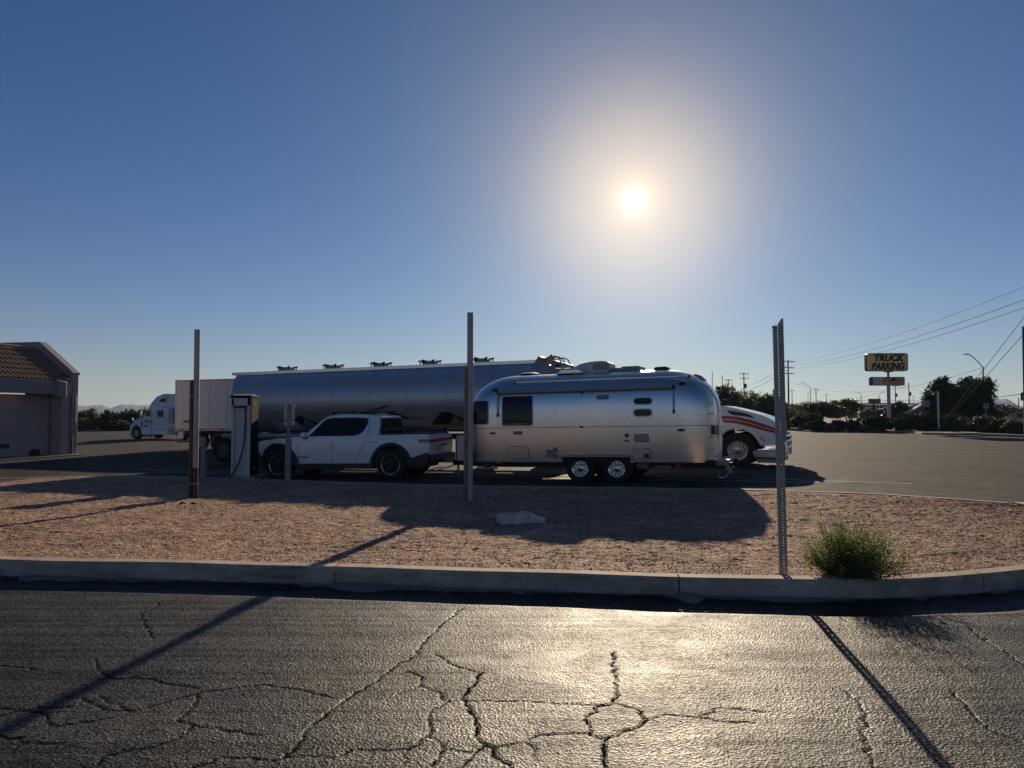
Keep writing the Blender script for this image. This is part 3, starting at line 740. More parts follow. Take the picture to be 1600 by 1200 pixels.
    hatch(box(854.5, 704, 863.5, 713), .01, 'outlet_cover', mt=GREYP); hatch(box(865.5, 700, 870, 706.5), .008, 'outlet_cover', mt=GREYP); hatch(box(865.5, 710, 870, 716), .008, 'outlet_cover', mt=GREYP)
    hatch(box(932.5, 618, 950, 623.5), .01, 'refrigerator_vent', mt=GREYP)
    hatch(box(803, 674.5, 815.5, 678.5), .02, 'vent_grille', mt=GREYP)
    b = box(1007, 709, 1014, 715.5); patch('vent_grille', rr(*b, .008), Y, .024, BLACK, T)
    for (u, v) in ((979.5, 680),):
        x, z = P(u, v); M().lathe([(.055, -.01), (.055, .02), (.035, .028), (.001, .03)], (x, Y(x, z)+.005, z), 'Y', 20).build('water_inlet', GALV, T)
        M().lathe([(.03, -.01), (.03, .034), (.001, .036)], (x, Y(x, z)+.005, z), 'Y', 16).build('inlet_cap', BLACK, T)
    x, z = P(979.5, 688.5); patch('tap_cover', rr(x-.05, x+.05, z-.018, z+.018, .012), Y, .03, BLACK, T)
    for (u, v) in ((770, 677), (1064.5, 672)):
        x, z = P(u, v); o = [(x+.10*math.cos(a)*(1 if math.cos(a) < 0 else .8), z+.032*math.sin(a)) for a in [2*PI*k/16 for k in range(16)]]
        patch('marker_light', o, Y, .03, REDL if u < 900 else BLACK, T)
    for (u, v) in ((770, 609), (1064.5, 596.5)):
        x, z = P(u, v); z = min(z, 2.36); o = [(x+.085*math.cos(a), z+.026*math.sin(a)) for a in [2*PI*k/16 for k in range(16)]]
        patch('clearance_light', o, Y, .03, BLACK, T)
    # awning: roller bar, side arms, brackets
    a = P(778, 614); c = P(1052, 603.5); 
    ya = lambda x, z: Y(x, z)+.06
    zr = (a[1]+c[1])/2
    m = M(); m.tube([(a[0], ya(0, zr), zr), (c[0], ya(0, zr), zr)], .042, 16); m.build('awning_roller', GALV, T)
    for xx in (a[0], c[0]):
        M().cyl((xx-.03, ya(0, zr), zr), (xx+.03, ya(0, zr), zr), .05).build('roller_cap', BLACK, T)
        m = M(); m.tube([(xx, ya(0, zr)+.0, zr), (xx, Y(xx, 1.9)+.05, 2.0), (xx, Y(xx, 1.7)+.04, 1.72)], .016, 8).build('awning_arm', GALV, T)
        M().box((xx, Y(xx, 1.7)+.03, 1.70), (.05, .06, .09)).build('arm_foot', BLACK, T, bevel=.01)
    # top rail along the roof edge
    zr2 = 2.53
    m = M(); m.box((.02, Y(0, zr2)+.01, zr2), (4.45, .05, .03)); m.build('roof_rail', CHROME, T, bevel=.008)
    for xx in (2.2, -2.2): M().box((xx, Y(0, zr2)+.03, zr2-.01), (.05, .05, .07)).build('rail_bracket', BLACK, T, bevel=.008)
    x, z = P(907, 612); M().box((x, Y(x, z)+.06, z), (.035, .06, .07)).build('awning_hook', BLACK, T)
    x, z = P(909, 667); M().box((x, Y(x, z)+.03, z), (.05, .05, .05)).build('awning_hook', BLACK, T)
    # roof equipment, stands on the centre line
    def C(u, v): return pix(T, u, v, 0)
    ux0 = C(899, 570)[0]; ux1 = C(957, 570)[0]; zt0 = C(930, 567)[1]
    L = abs(ux0-ux1); mx = (ux0+ux1)/2; h = zt0-ZT+.02
    out_ = [(mx+L/2, ZT-.02), (mx+L/2-.02, ZT+h*.45), (mx+L/2-.22, ZT+h*.80), (mx+.0, ZT+h*.97), (mx-.3, ZT+h), (mx-L/2+.06, ZT+h*.92), (mx-L/2, ZT+h*.72), (mx-L/2, ZT+.03), (mx-L/2+.05, ZT-.02)]
    ac_ = M().prism(out_, -.36, .36).build('air_conditioner', mat('unit_plastic', (.60, .57, .53), .5, var=.06), T, bevel=.03, seg=3)
    m = M()
    for k in range(9):
        xx = mx-L/2+.03+k*.045; m.box((xx, .365, ZT+h*.5), (.012, .012, h*.62))
    for k in range(4): m.box((mx-L/2+.21, .372, ZT+h*(.26+.16*k)), (.40, .010, .010))
    m.build('grille', GREYP, ac_, sm=False)
    M().prism([(ux0+.34, ZT-.03), (ux0+.2, ZT+.10), (ux0-.30, ZT+.10), (ux0-.42, ZT-.03)], .42, .66).build('roof_fairing', CHROME, T, bevel=.03)
    x = C(879, 575)[0]; M().cyl((x, 0, ZT-.02), (x, 0, ZT+.16), .05).cyl((x, 0, ZT+.16), (x, 0, ZT+.20), .20, .17, 24).build('antenna', mat('antenna_plastic', (.5, .46, .40), .5), T)
    m = M()
    for (u0, u1, hh) in ((958, 975, .10), (975, 1003, .13)):
        a0 = C(u0, 575)[0]; a1 = C(u1, 575)[0]; m.box(((a0+a1)/2, -.1, ZT+hh/2-.01), (abs(a0-a1)-.02, .9, hh))
    m.build('solar_panel', GREYP, T, bevel=.01)
    a0 = C(1022, 578)[0]; a1 = C(1052, 578)[0]
    M().prism([(a0, ZT-.02), (a0-.1, ZT+.075), (a1+.12, ZT+.075), (a1, ZT-.02)], -.3, .35).build('roof_vent', BLACK, T, bevel=.02)
    x = C(828, 590)[0]; M().lathe([(.32, -.02), (.28, .05), (.15, .085), (.001, .09)], (x, 0, ZT), 'Z', 24).build('roof_vent', BLACK, T)
    # rear: top red light, ladder, small boxes, bumper, chain
    M().prism([(X0+.60, 2.55), (X0+.30, 2.40), (X0+.27, 2.47), (X0+.36, 2.56), (X0+.50, 2.61)], -.25, .25).build('rear_marker_light', REDL, T, bevel=.02)
    m = M()
    for yy in (.95, .62): m.tube([(X0+.02, yy, .62), (X0-.10, yy, .70), (X0-.13, yy, 1.4), (X0-.05, yy, 1.95), (X0+.14, yy, 2.25), (X0+.30, yy, 2.35)], .018, 8)
    for zz in (.8, 1.08, 1.36, 1.64, 1.9): m.tube([(X0-.12, .62, zz), (X0-.12, .95, zz)], .014, 6)
    m.build('ladder', CHROME, T)
    M().box((X0-.03, .80, 1.25), (.10, .14, .22)).build('tail_light_housing', GALV, T, bevel=.02)
    M().box((X0-.14, 0, .48), (.26, 2.2, .10)).build('rear_bumper', GREYP, T, bevel=.02)
    M().prism([(X0-.26, .55), (X0-.20, .57), (X0-.24, .35), (X0-.36, .25), (X0-.40, .27)], 1.08, 1.14).build('bumper_bracket', GREYP, T)
    M().tube([(X0-.30, 1.12, .27), (X0-.22, 1.12, .17), (X0-.12, 1.12, .16), (X0-.08, 1.12, .2)], .010, 6).build('safety_hook', CHROME, T)
    M().box((2.98, 1.0, .44), (.5, .18, .14)).build('front_step', DARKM, T, bevel=.02)
    M().box((2.62, 1.10, .47), (.18, .03, .05)).build('corner_reflector', REDL, T)
    M().box((-1.9, 1.10, .42), (.14, .03, .07)).build('corner_reflector', REDL, T)
    M().box((-1.0, .7, .40), (.3, .3, .16)).box((-1.5, .7, .38), (.4, .3, .1)).build('waste_pipe', GREYP, T, bevel=.03)
    # cover for the gas bottles on the drawbar
    gc = M(); gc.box((4.02, .0, .82), (.34, .72, .72)).build('gas_bottle_cover', mat('cover_panel', (.50, .46, .42), .42, .5, var=.05), T, bevel=.04, seg=3)
    M().box((4.20, .0, .82), (.03, .70, .70)).build('cover_front', BLACK, T, bevel=.02)
    M().cyl((4.0, 0, 1.18), (4.0, 0, 1.205), .2).build('cover_lid', BLACK, T)
    M().tube([(4.3, 0, .05), (4.3, 0, .75)], .035).build('jack', GALV, T)
    M().tube([(3.8, .5, .05), (3.8, .5, .40)], .03).build('jack', GALV, T)
    M().box((3.2, .55, .30), (.6, .05, .05)).build('stabiliser', GALV, T)
    M().box((4.55, 0, .46), (.7, .10, .10)).build('coupler', GALV, T)
    return T
TR = build_trailer()
# ================================================================ white pickup
def build_pickup():
    T = thing('pickup_truck', 'white electric crew cab pickup with black lower cladding, hitched ahead of the silver trailer', 'pickup truck')
    a = R(15.0); y0 = 20.0
    p = at(611, 730, y0); x = p.x-math.cos(a)*1.725; yc = y0+math.sin(a)*1.725
    T.location = (x+math.sin(a)*.98, yc+math.cos(a)*.98, zlot(x)+.0)
    T.rotation_euler = (0, R(1.2), PI-a)
    P = lambda u, v: pix(T, u, v, .98)
    def hw(x, z):
        base = .985-.05*max(0, (z-.95)/.3)**2-.05*max(0, (.75-z)/.4)
        if z > 1.17: base = .935-(z-1.17)*.36
        if x > 1.8: base -= .22*((x-1.8)/.7)**2.2
        if x < -2.35: base -= .06*((-2.35-x)/.5)**2
        return base
    WR = .425; AX = 1.725
    def arch(cx, r_, z0, n=12, a0=0):
        return [(cx+r_*math.cos(PI*k/n), max(z0, .42+r_*math.sin(PI*k/n))) for k in range(n+1)]
    # painted body between sill line and shoulder
    up = [(2.38, .70), (2.45, .80), (2.48, .95), (2.42, 1.05), (2.28, 1.10), (1.8, 1.15), (1.0, 1.205), (-1.25, 1.215), (-2.72, 1.225), (-2.80, 1.19), (-2.83, .95), (-2.80, .66), (-2.50, .62), (-2.22, .60)]
    lowl = [(-2.22, .56)]+[(-AX+.56*math.cos(PI-PI*k/12), .42+.56*math.sin(PI-PI*k/12)) for k in range(2, 11)]+[(-1.16, .43), (1.10, .43)]+[(AX+.58*math.cos(PI-PI*k/12), .42+.58*math.sin(PI-PI*k/12)) for k in range(2, 11)]+[(2.30, .64)]
    poly = up[::-1][::-1]+lowl[1:]
    m = M(); m.prism(poly, -1, 1)
    def fn(x, y, z):
        return (x, (1 if y > 0 else -1)*hw(x, z) if abs(y) > .5 else y, z)
    body = m.build('body', WHITEP, T, bevel=.035, seg=3, fn=fn, cuts={'z': [.6, .75, .9, 1.0, 1.08, 1.15], 'x': [2.4, 2.2, 2.0, 1.7, -2.4, -2.6]}, ang=30)
    # black plate on the solid body paints the shade of the sunken load bed
    M().box((-2.02, 0, 1.222), (1.45, 1.62, .03)).build('bed_recess_shade', BLACK, T, bevel=.01)
    # cabin
    gh = [(1.00, 1.19), (.68, 1.46), (.40, 1.70), (.20, 1.78), (-.2, 1.81), (-.8, 1.80), (-1.25, 1.74), (-1.30, 1.70), (-1.36, 1.19)]
    m = M(); m.prism(gh, -1, 1)
    cab = m.build('cabin', WHITEP, T, bevel=.03, seg=3, fn=fn, cuts={'z': [1.3, 1.45, 1.6, 1.7]}, ang=35)
    Yf = lambda x, z: hw(x, z)
    sg = [(.80, 1.205), (.60, 1.40), (.42, 1.60), (.30, 1.69), (.1, 1.715), (-.6, 1.71), (-.98, 1.68), (-.97, 1.50), (-.88, 1.34), (-.78, 1.25), (-.62, 1.205)]
    for s in (1, -1):
        patch('side_window', sg, Yf, .004, GLASS, T, s, step=.2, depth=.01)
        patch('window_post', [(.02, 1.21), (.05, 1.21), (.03, 1.70), (.00, 1.70)], Yf, .007, BLACK, T, s, step=.2)
        # sill and arch cladding
        sill = [(-1.18, .30), (1.13, .30), (1.13, .45), (-1.18, .45)]
        patch('sill_cladding', sill, lambda x, z: .96, .012, BLACK, T, s, step=1, depth=.3)
        for cx, r_ in ((-AX, .56), (AX, .58)):
            o = [(cx+(r_+.055)*math.cos(PI*k/20), .40+(r_+.055)*math.sin(PI*k/20)) for k in range(21)]
            i = [(cx+(r_-.03)*math.cos(PI*k/20), .40+(r_-.03)*math.sin(PI*k/20)) for k in range(21)]
            if cx > 0: o[0] = (cx+.62, .40)
            patch('wheel_arch', o, lambda x, z: hw(x, .85), .012, BLACK, T, s, step=9, depth=.06, hole=i)
        patch('rear_cladding', [(-2.24, .38), (-2.14, .62), (-2.35, .60), (-2.79, .74), (-2.80, .50), (-2.70, .40)], lambda x, z: hw(x, .7), .012, BLACK, T, s, step=1)
        patch('front_cladding', [(2.26, .32), (2.42, .36), (2.44, .72), (2.28, .60)], lambda x, z: hw(x, .8), .012, BLACK, T, s, step=1)
        # door shuts, as narrow dark gaps
        def gap(pts, w=.012):
            m_ = []
            for (x0, z0), (x1, z1) in zip(pts[:-1], pts[1:]):
                n = Vector((-(z1-z0), x1-x0)).normalized()*w/2
                patch('door_gap', [(x0+n.x, z0+n.y), (x0-n.x, z0-n.y), (x1-n.x, z1-n.y), (x1+n.x, z1+n.y)], Yf, .003, BLACK, T, s, step=.15, depth=.004)
        gap([(1.10, 1.18), (1.10, .62), (1.05, .46)]); gap([(.02, 1.20), (.02, .46)])
        gap([(-1.02, 1.66), (-1.06, 1.3), (-.98, 1.05), (-.66, .46)])
        gap([(-1.02, 1.02), (-1.34, 1.02), (-1.50, .86)])
        for xx in (.13, -.88): patch('door_handle', rr(xx-.10, xx+.10, 1.035, 1.06, .01), Yf, .012, WHITEP, T, s)
        # mirrors
        mi = M(); mi.box((.86, s*1.08, 1.25), (.12, .16, .14)); mi.build('mirror', WHITEP, T, bevel=.035, seg=3)
        M().box((.86, s*1.0, 1.18), (.10, .14, .05)).build('mirror_foot', BLACK, T, bevel=.01)
        for cx in (-AX, AX):
            wheel(T, cx, s*.86, .42, WR, .27, .27, s, mat('dark_alloy', (.03, .03, .033), .35, .6), ring=mat('bright_rim_edge', (.75, .74, .72), .3, .6), spokes=5)
        # headlight: tall rounded capsule at the nose corner
        hl = M(); hl.box((2.41, s*.74, .93), (.14, .16, .30)); hl.build('headlight', CLEAR, T, bevel=.055, seg=4)
    M().box((0, 0, .42), (4.9, 1.5, .26)).build('underbody', DARKM, T)
    for cx in (-AX, AX): M().box((cx, 0, .62), (1.0, 1.86, .44)).build('wheel_well', DARKM, T)
    # glass front, rear
    def quad(nm, pts, mt): m = M(); m.add(pts, [(0, 1, 2, 3)]); o = m.build(nm, mt, T, sm=False); sd = o.modifiers.new('s', 'SOLIDIFY'); sd.thickness = .01; sd.offset = 0; return o
    quad('windscreen', [(.975, -.82, 1.225), (.975, .82, 1.225), (.425, .66, 1.69), (.425, -.66, 1.69)], GLASS)
    quad('rear_window', [(-1.382, .80, 1.25), (-1.382, -.80, 1.25), (-1.322, -.64, 1.68), (-1.322, .64, 1.68)], GLASS)
    M().box((-1.36, 0, 1.22), (.05, 1.7, .06)).build('rear_window_trim', BLACK, T)
    # front bumper, tailgate details, tail lights
    M().box((2.44, 0, .52), (.22, 1.56, .24)).build('front_bumper', BLACK, T, bevel=.05)
    M().box((2.485, 0, 1.0), (.03, 1.30, .035)).build('light_bar', CLEAR, T)
    M().box((-2.86, 0, .55), (.16, 1.76, .22)).build('rear_bumper', BLACK, T, bevel=.04)
    M().box((-2.835, 0, 1.045), (.03, 1.80, .085)).build('tail_light_bar', REDL, T, bevel=.012)
    for s in (1, -1):
        patch('tail_light', rr(-2.84, -2.53, 1.0, 1.09, .035), Yf, .012, REDL, T, s, step=.1)
        o = patch('turn_lens', rr(-2.74, -2.60, 1.018, 1.073, .02), Yf, .018, mat('orange_lens', (.5, .09, .03), .2, coat=.4), T, s, step=.1)
    text('lettering', 'RIVIAN', .10, BLACK, T, (-2.842, -.18, .90), (PI/2, 0, -PI/2), sx=1.6)
    text('lettering', 'RIVIAN', .072, BLACK, T, (.90, hw(.9, .62)+.012, .63), (PI/2, 0, PI), sx=1.5)
    M().box((-2.842, .1, .80), (.01, .32, .16)).build('number_plate', mat('plate_white', (.55, .55, .52), .5), T)
    M().cyl((-2.845, .62, .80), (-2.86, .62, .80), .025).build('badge', BLACK, T)
    # cross bars on the roof and over the bed
    for xx in (.18, -.42, -1.1):
        cb = M(); cb.box((xx, 0, 1.87), (.07, 1.36, .035)); cb.build('roof_bar', BLACK, T, bevel=.01)
        for s in (1, -1): M().box((xx, s*.60, 1.83), (.10, .08, .07)).build('bar_foot', BLACK, T)
    m = M()
    for s in (1, -1): m.box((-2.05, s*.80, 1.36), (1.55, .05, .04))
    for xx in (-1.38, -1.75, -2.1, -2.45, -2.80): m.box((xx, 0, 1.37), (.06, 1.62, .035))
    for xx in (-1.5, -2.65):
        for s in (1, -1): m.box((xx, s*.80, 1.29), (.09, .06, .13))
    m.build('bed_rack', BLACK, T, bevel=.006)
    for s in (-.5, 0, .5): M().box((-1.9, s, 1.405), (1.2, .10, .03)).build('recovery_board', DARKM, T)
    return T
PK = build_pickup()
# flat antenna dish lying tilted on the pickup's roof bars
def dish():
    m4 = mat4(PK)
    a = pix(PK, 556, 649.5, .1); b = pix(PK, 607, 634, .1)
    T = thing('satellite_dish', 'thin black flat antenna tilted up on the roof bars of the white pickup', 'antenna')
    T.location = m4 @ Vector((0, 0, 0)); T.rotation_euler = PK.rotation_euler
    d = Vector((b[0]-a[0], 0, b[1]-a[1])); L = d.length
    q = d.to_track_quat('X', 'Z').to_matrix(); c = Vector(((a[0]+b[0])/2, .1, (a[1]+b[1])/2))
    M().box(c, (L, .36, .025), m=q).build('panel', BLACK, T, bevel=.006)
    M().tube([(c.x+.02-.12, .1, c.z-.02), (c.x-.12, .1, 1.87)], .022).build('mast', BLACK, T)
    M().box((c.x-.15, .1, 1.895), (.25, .2, .03)).build('foot', GALV, T)
dish()
# ================================================================ tanker trailer, parked behind
def build_tanker():
    T = thing('tank_trailer', 'long dull aluminium dry bulk tank trailer standing behind the white pickup', 'tank trailer')
    # rear and front ends of the barrel, measured on the near side
    A = at(364, 600, 28.0); Bp = at(835, 600, 23.4)
    d = Vector((Bp.x-A.x, Bp.y-A.y)); L = d.length; hd = math.atan2(-d.y, d.x)
    n = Vector((math.sin(hd), math.cos(hd)))
    T.location = (A.x+n.x*1.2, A.y+n.y*1.2, zlot(-4)-.08); T.rotation_euler = (0, -R(.75), -hd)
    RY, RZ = 1.24, 1.13; ZC = 2.30
    m = M(); N = 64
    xs = [(-.06, .90), (0, 1.0), (.02, 1.0)]+[(L*i/30, 1.0) for i in range(1, 31)]+[(L+.42, .78), (L+.58, .50)]
    vs = []; fs = []
    for x, k in xs:
        zc = ZC+(1-k)*.35
        for i in range(N):
            a = 2*PI*i/N; yy = RY*k*math.cos(a); vs.append((x-max(0, 1-max(0, x)/2.5)**1.5*.62*(yy+RY), yy, zc+RZ*k*math.sin(a)))
    for j in range(len(xs)-1): fs += [(j*N+i, j*N+(i+1) % N, (j+1)*N+(i+1) % N, (j+1)*N+i) for i in range(N)]
    fs += [tuple(range(N)), tuple(range((len(xs)-1)*N, len(xs)*N))[::-1]]
    m.add(vs, fs); m.build('tank_barrel', TANKM, T, ang=50)
    for x in (.0, L): M().lathe([(1.255, -.02), (1.27, 0), (1.255, .02)], (x, 0, ZC), 'X', 64).build('end_ring', CHROME, T, ang=60) if False else None
    # weld bands round the barrel
    for i in range(1, 8):
        x = L*i/8; v = []; w = .02
        for k in range(N+1):
            a = 2*PI*k/N
            for s in (-w, w): v.append((x+s, (RY+.004)*math.cos(a), ZC+(RZ+.004)*math.sin(a)))
        M().add(v, [(2*k, 2*k+1, 2*k+3, 2*k+2) for k in range(N)]).build('weld_band', mat('weld_grey', (.42, .42, .43), .45, .75), T)
    # flat walkway along the crown, with lids
    M().box((L/2-.35, 0, ZC+RZ+.0), (L+.6, .62, .09)).build('walkway', GALV, T)
    for s in (1, -1): M().box((L/2-.40, s*.36, ZC+RZ+.02), (L+.75, .04, .11)).build('walkway_rail', CHROME, T)
    pz = ZC+RZ
    for u in (449, 521, 595.5, 672, 753.5):
        x = pix(T, u, 566, 0)[0]
        h = bpy.data.objects.new('manlid', None); COL.objects.link(h); h.parent = T; h.location = (x, 0, pz+.03)
        M().lathe([(.27, 0), (.27, .10), (.30, .11), (.30, .15), (.22, .19), (.001, .21)], (0, 0, 0), 'Z', 24, 1, False).build('lid', GALV, h)
        m = M()
        for k in range(6):
            a = 2*PI*k/6+.3; c, s = math.cos(a), math.sin(a)
            m.bar((c*.22, s*.22, .17), (c*.42, s*.42, .20), .05, .05); m.cyl((c*.36, s*.36, .02), (c*.36, s*.36, .20), .022, n=6)
        tag(m.build('clamps', DARKM, h), kind='stuff')
    # hopper cones: four folded steel valleys under the barrel
    for k in range(4):
        cx = L*(.17+.22*k)+.2
        M().lathe([(1.10, ZC-RZ+.42), (1.02, ZC-RZ+.25), (.30, ZC-RZ-.62), (.12, ZC-RZ-.70), (.12, ZC-RZ-.85)], (cx, 0, 0), 'Z', 32, 1, False).build('hopper_cone', TANKM, T)
        M().cyl((cx, -.15, ZC-RZ-.9), (cx, .15, ZC-RZ-.9), .12).build('valve', DARKM, T)
    def P(u, v, y=-1.235): return pix(T, u, v, y)
    def Yt(x, z): return RY*math.sqrt(max(.02, 1-((z-ZC)/RZ)**2))
    # saddle plates for folded skin between the hoppers, its dark reflection painted in
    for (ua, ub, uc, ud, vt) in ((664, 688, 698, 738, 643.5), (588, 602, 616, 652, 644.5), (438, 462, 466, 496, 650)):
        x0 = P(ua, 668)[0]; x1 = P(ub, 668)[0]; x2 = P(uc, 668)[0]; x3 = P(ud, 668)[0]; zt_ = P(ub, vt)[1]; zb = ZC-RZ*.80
        patch('saddle_plate', [(x0, zb), (x3, zb), (x2, zt_), (x1, zt_)], Yt, .015, mat('saddle_dark_reflection', (.05, .05, .055), .45, .6), T, -1, step=.06)
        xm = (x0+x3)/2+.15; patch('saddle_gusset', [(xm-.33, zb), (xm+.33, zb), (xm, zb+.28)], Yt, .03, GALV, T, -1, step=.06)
    # frame, product pipe, light bracket
    m = M()
    for s in (.45, -.45): m.box((L/2-.4, s, .98), (L+.3, .10, .18))
    m.build('frame', DARKM, T)
    m = M(); m.tube([(-.5, -1.15, 1.03), (L*.62, -1.15, 1.03)], .085, 14); pr = m.build('product_pipe', GALV, T)
    m = M()
    for k in range(10): m.cyl((-.3+k*.95, -1.15, 1.03), (-.26+k*.95, -1.15, 1.03), .11, n=14)
    m.build('pipe_flange', GALV, pr)
    M().box((L/2, -1.0, 1.2), (L-.2, .06, .08)).build('side_rail', DARKM, T)
    # three axles at the rear, each under its own hooped mudguard
    for i, u in enumerate((347, 397, 447)):
        x = pix(T, u, 705, -1.2)[0]
        for s in (-1, 1):
            wheel(T, x, s*1.02, .52, .50, .30, .285, s, mat('dull_rim', (.12, .12, .12), .5, .5), holes=10)
            wheel(T, x, s*.68, .52, .50, .28, .285, s, DARKM)
            g = M(); pts = []
            vs = []
            for q in range(15):
                a = R(12+156*q/14)
                for yy, rr_ in ((.85, .58), (1.22, .58), (1.22, .60), (.85, .60)): vs.append((x+rr_*math.cos(a), s*yy, .52+rr_*math.sin(a)))
            fs = []
            for q in range(14):
                for k in range(4): fs.append((q*4+k, q*4+(k+1) % 4, q*4+4+(k+1) % 4, q*4+4+k))
            g.add(vs, fs); g.build('mudguard', CHROME if i == 2 else GALV, T)
        M().cyl((x, -1.0, .52), (x, 1.0, .52), .07).build('axle', DARKM, T)
    M().box((-.75, 0, .75), (.08, 2.3, .16)).build('rear_bumper', DARKM, T)
    M().box((-.82, -.85, .38), (.03, .6, .55)).build('mud_flap', BLACK, T); M().box((-.82, .85, .38), (.03, .6, .55)).build('mud_flap', BLACK, T)
    # front head: bracket, vent box, hand rails
    x0 = pix(T, 835, 580, 0)[0]
    M().prism([(L-.03, 1.5), (L+.06, 1.5), (L+.10, 3.0), (L+.08, 3.55), (L-.03, 3.62), (L-.25, 3.3)], -.6, .6).build('head_shield', mat('head_grey', (.22, .22, .225), .6), T, bevel=.02)
    M().box((L+.55, 0, 3.10), (.55, .9, .62), m=Matrix.Rotation(R(18), 3, 'Y')).build('vent_box', mat('head_grey', (.2, .2, .2), .6), T, bevel=.05)
    M().box((L+.56, -.46, 3.22), (.14, .03, .20), m=Matrix.Rotation(R(18), 3, 'Y')).build('vent_window', BLACK, T)
    M().cyl((L+.15, -.2, 3.45), (L+.35, -.2, 3.62), .10).build('relief_valve', GALV, T)
    m = M()
    for yy in (-.62, -.28, .3):
        m.tube([(L+.20, yy, 3.52), (L+.55, yy, 3.58), (L+.70, yy, 3.50), (L+.84, yy, 3.12), (L+1.05, yy, 2.5)], .022, 8)
    for q in range(4): m.tube([(L+.74+q*.09, -.62, 3.4-q*.26), (L+.74+q*.09, -.28, 3.4-q*.26)], .016, 6)
    m.build('hand_rail', GALV, T)
    M().box((L+.1, 0, 1.15), (1.6, 1.5, .15)).build('fifth_wheel_plate', DARKM, T)
    for s in (.6, -.6): M().box((L*.72, s, .55), (.12, .12, .75)).build('landing_leg', DARKM, T)
    return T, L, hd
TK, TL, THD = build_tanker()
# ================================================================ tractor with red stripes
def build_tractor():
    T = thing('striped_tractor', 'white truck tractor with two red hood stripes, nose just clear of the silver trailer', 'truck')
    a = R(25.5); y0 = 22.0; p = at(1153, 705, y0)
    # origin under the steer axle centre; local x forward
    T.location = (p.x+math.sin(a)*1.12, p.y+math.cos(a)*1.12, zlot(p.x)); T.rotation_euler = (0, -R(.6), -a)
    P = lambda u, v: pix(T, u, v, -1.1)
    tp = [P(1130, 634), P(1150, 638), P(1170, 643), P(1190, 648.5), P(1204, 654.5), P(1211, 660)]
    nose = tp[-1]
    hood = [tp[0]]+tp[1:]+[(nose[0]+.12, nose[1]-.25), (nose[0]+.16, 1.1), (nose[0]+.14, .68), (.66, .66)]+[(.64*math.cos(R(q)), .52+.64*math.sin(R(q))) for q in range(20, 171, 10)]+[(-.72, .7), (-1.35, .7), (-1.35, tp[0][1]+.05)]
    def hw(x, z):
        w = 1.16-.10*max(0, (x-.2)/1.3)**2*1.6
        if z > 1.25: w -= .30*((z-1.25)/.95)**2.2
        return max(.3, w)
    def fn(x, y, z): return (x, (1 if y > 0 else -1)*hw(x, z), z)
    m = M(); m.prism(hood, -1.1, 1.1)
    m.build('hood', WHITEP, T, bevel=.05, seg=3, fn=fn, cuts={'z': [.9, 1.1, 1.3, 1.45, 1.6, 1.75, 1.9], 'x': [-.5, -.2, 0, .2, .4, .6, .8, 1.0, 1.2], 'y': [0]}, ang=30)
    # stripes follow the hood flank
    up = [P(1128, 649.5), P(1150, 650.5), P(1172, 655.5), P(1192, 662), P(1212, 669)]; lo = [P(1128, 654.6), P(1150, 655.6), P(1172, 660.8), P(1192, 667.3), P(1212, 672.8)]
    up2 = [P(1128, 655.3), P(1150, 656.3), P(1172, 661.5), P(1192, 668), P(1212, 673.4)]; lo2 = [P(1128, 659.8), P(1150, 661.6), P(1172, 666.6), P(1192, 672.4), P(1212, 677)]
    for s in (-1, 1):
        patch('stripe', up+lo[::-1], hw, .004, RED, T, s, step=.1, depth=.006); patch('stripe', up2+lo2[::-1], hw, .004, RED, T, s, step=.1, depth=.006)
        patch('hood_scoop', [P(1136, 641), P(1160, 644.5), P(1172, 648), P(1180, 654), P(1165, 650.5), P(1145, 648.5), P(1139, 645)], hw, .006, BLACK, T, s, step=.12)
        patch('hood_lettering', [P(1161, 679.5), P(1178, 680.5), P(1177, 681.8), P(1162, 680.8)], hw, .01, BLACK, T, s, step=.2)
        hl = [P(1183, 679), P(1200, 684), P(1203, 688), P(1200, 697), P(1195, 691)]
        patch('headlight', hl, hw, .012, CLEAR, T, s, step=.1); patch('turn_signal', [P(1187, 681.5), P(1192, 684), P(1196, 691), P(1191, 687)], hw, .02, AMBER, T, s, step=.1)
    b0 = P(1182, 702)[0]; bx = nose[0]+.22
    def fb(x, y, z): return (x-.10*(abs(y)/1.15)**2, y, z)
    BT, BB, BD = P(1190, 703)[1], P(1190, 717)[1], P(1190, 723)[1]; GT = P(1204, 676.5)[1]
    M().box(((b0+bx)/2, 0, (BT+BB)/2), (bx-b0, 2.36, BT-BB)).build('bumper', CHROME, T, bevel=.05, fn=fb, cuts={'y': [-.8, -.4, 0, .4, .8]})
    M().box(((b0+bx)/2-.03, 0, (BB+BD)/2), (bx-b0-.08, 2.28, BB-BD)).build('air_dam', GREYP, T, bevel=.02)
    for yy in (-1.0, 1.0): M().prism([(bx-.10, BB+.05), (bx+.04, BB+.05), (bx+.06, GT-.14), (bx+.0, GT), (bx-.08, GT-.05)], yy-.09, yy+.09).build('guard_post', CHROME, T, bevel=.03)
    m = M()
    for zz in (BT+.05, (BT+GT)/2, GT-.1): m.tube([(bx+.02, -1.0, zz), (bx+.08, 0, zz), (bx+.02, 1.0, zz)], .035, 8)
    m.build('grille_guard', CHROME, T)
    M().box((nose[0]+.15, 0, 1.05), (.06, 1.3, .6)).build('grille', BLACK, T, bevel=.02)
    for s in (-1, 1): wheel(T, 0, s*1.0, .52, .52, .30, .30, s, mat('satin_rim', (.5, .5, .5), .38, .85), holes=10)
    # cab and chassis
    zb = tp[0][1]
    cabp = [(-1.30, .75), (-1.30, zb+.02), (-1.62, 2.62), (-1.75, 2.78), (-2.9, 2.85), (-3.0, 2.8), (-3.0, .75)]
    def cf(x, y, z): return (x, (1 if y > 0 else -1)*(1.16-.12*max(0, z-1.9)), z)
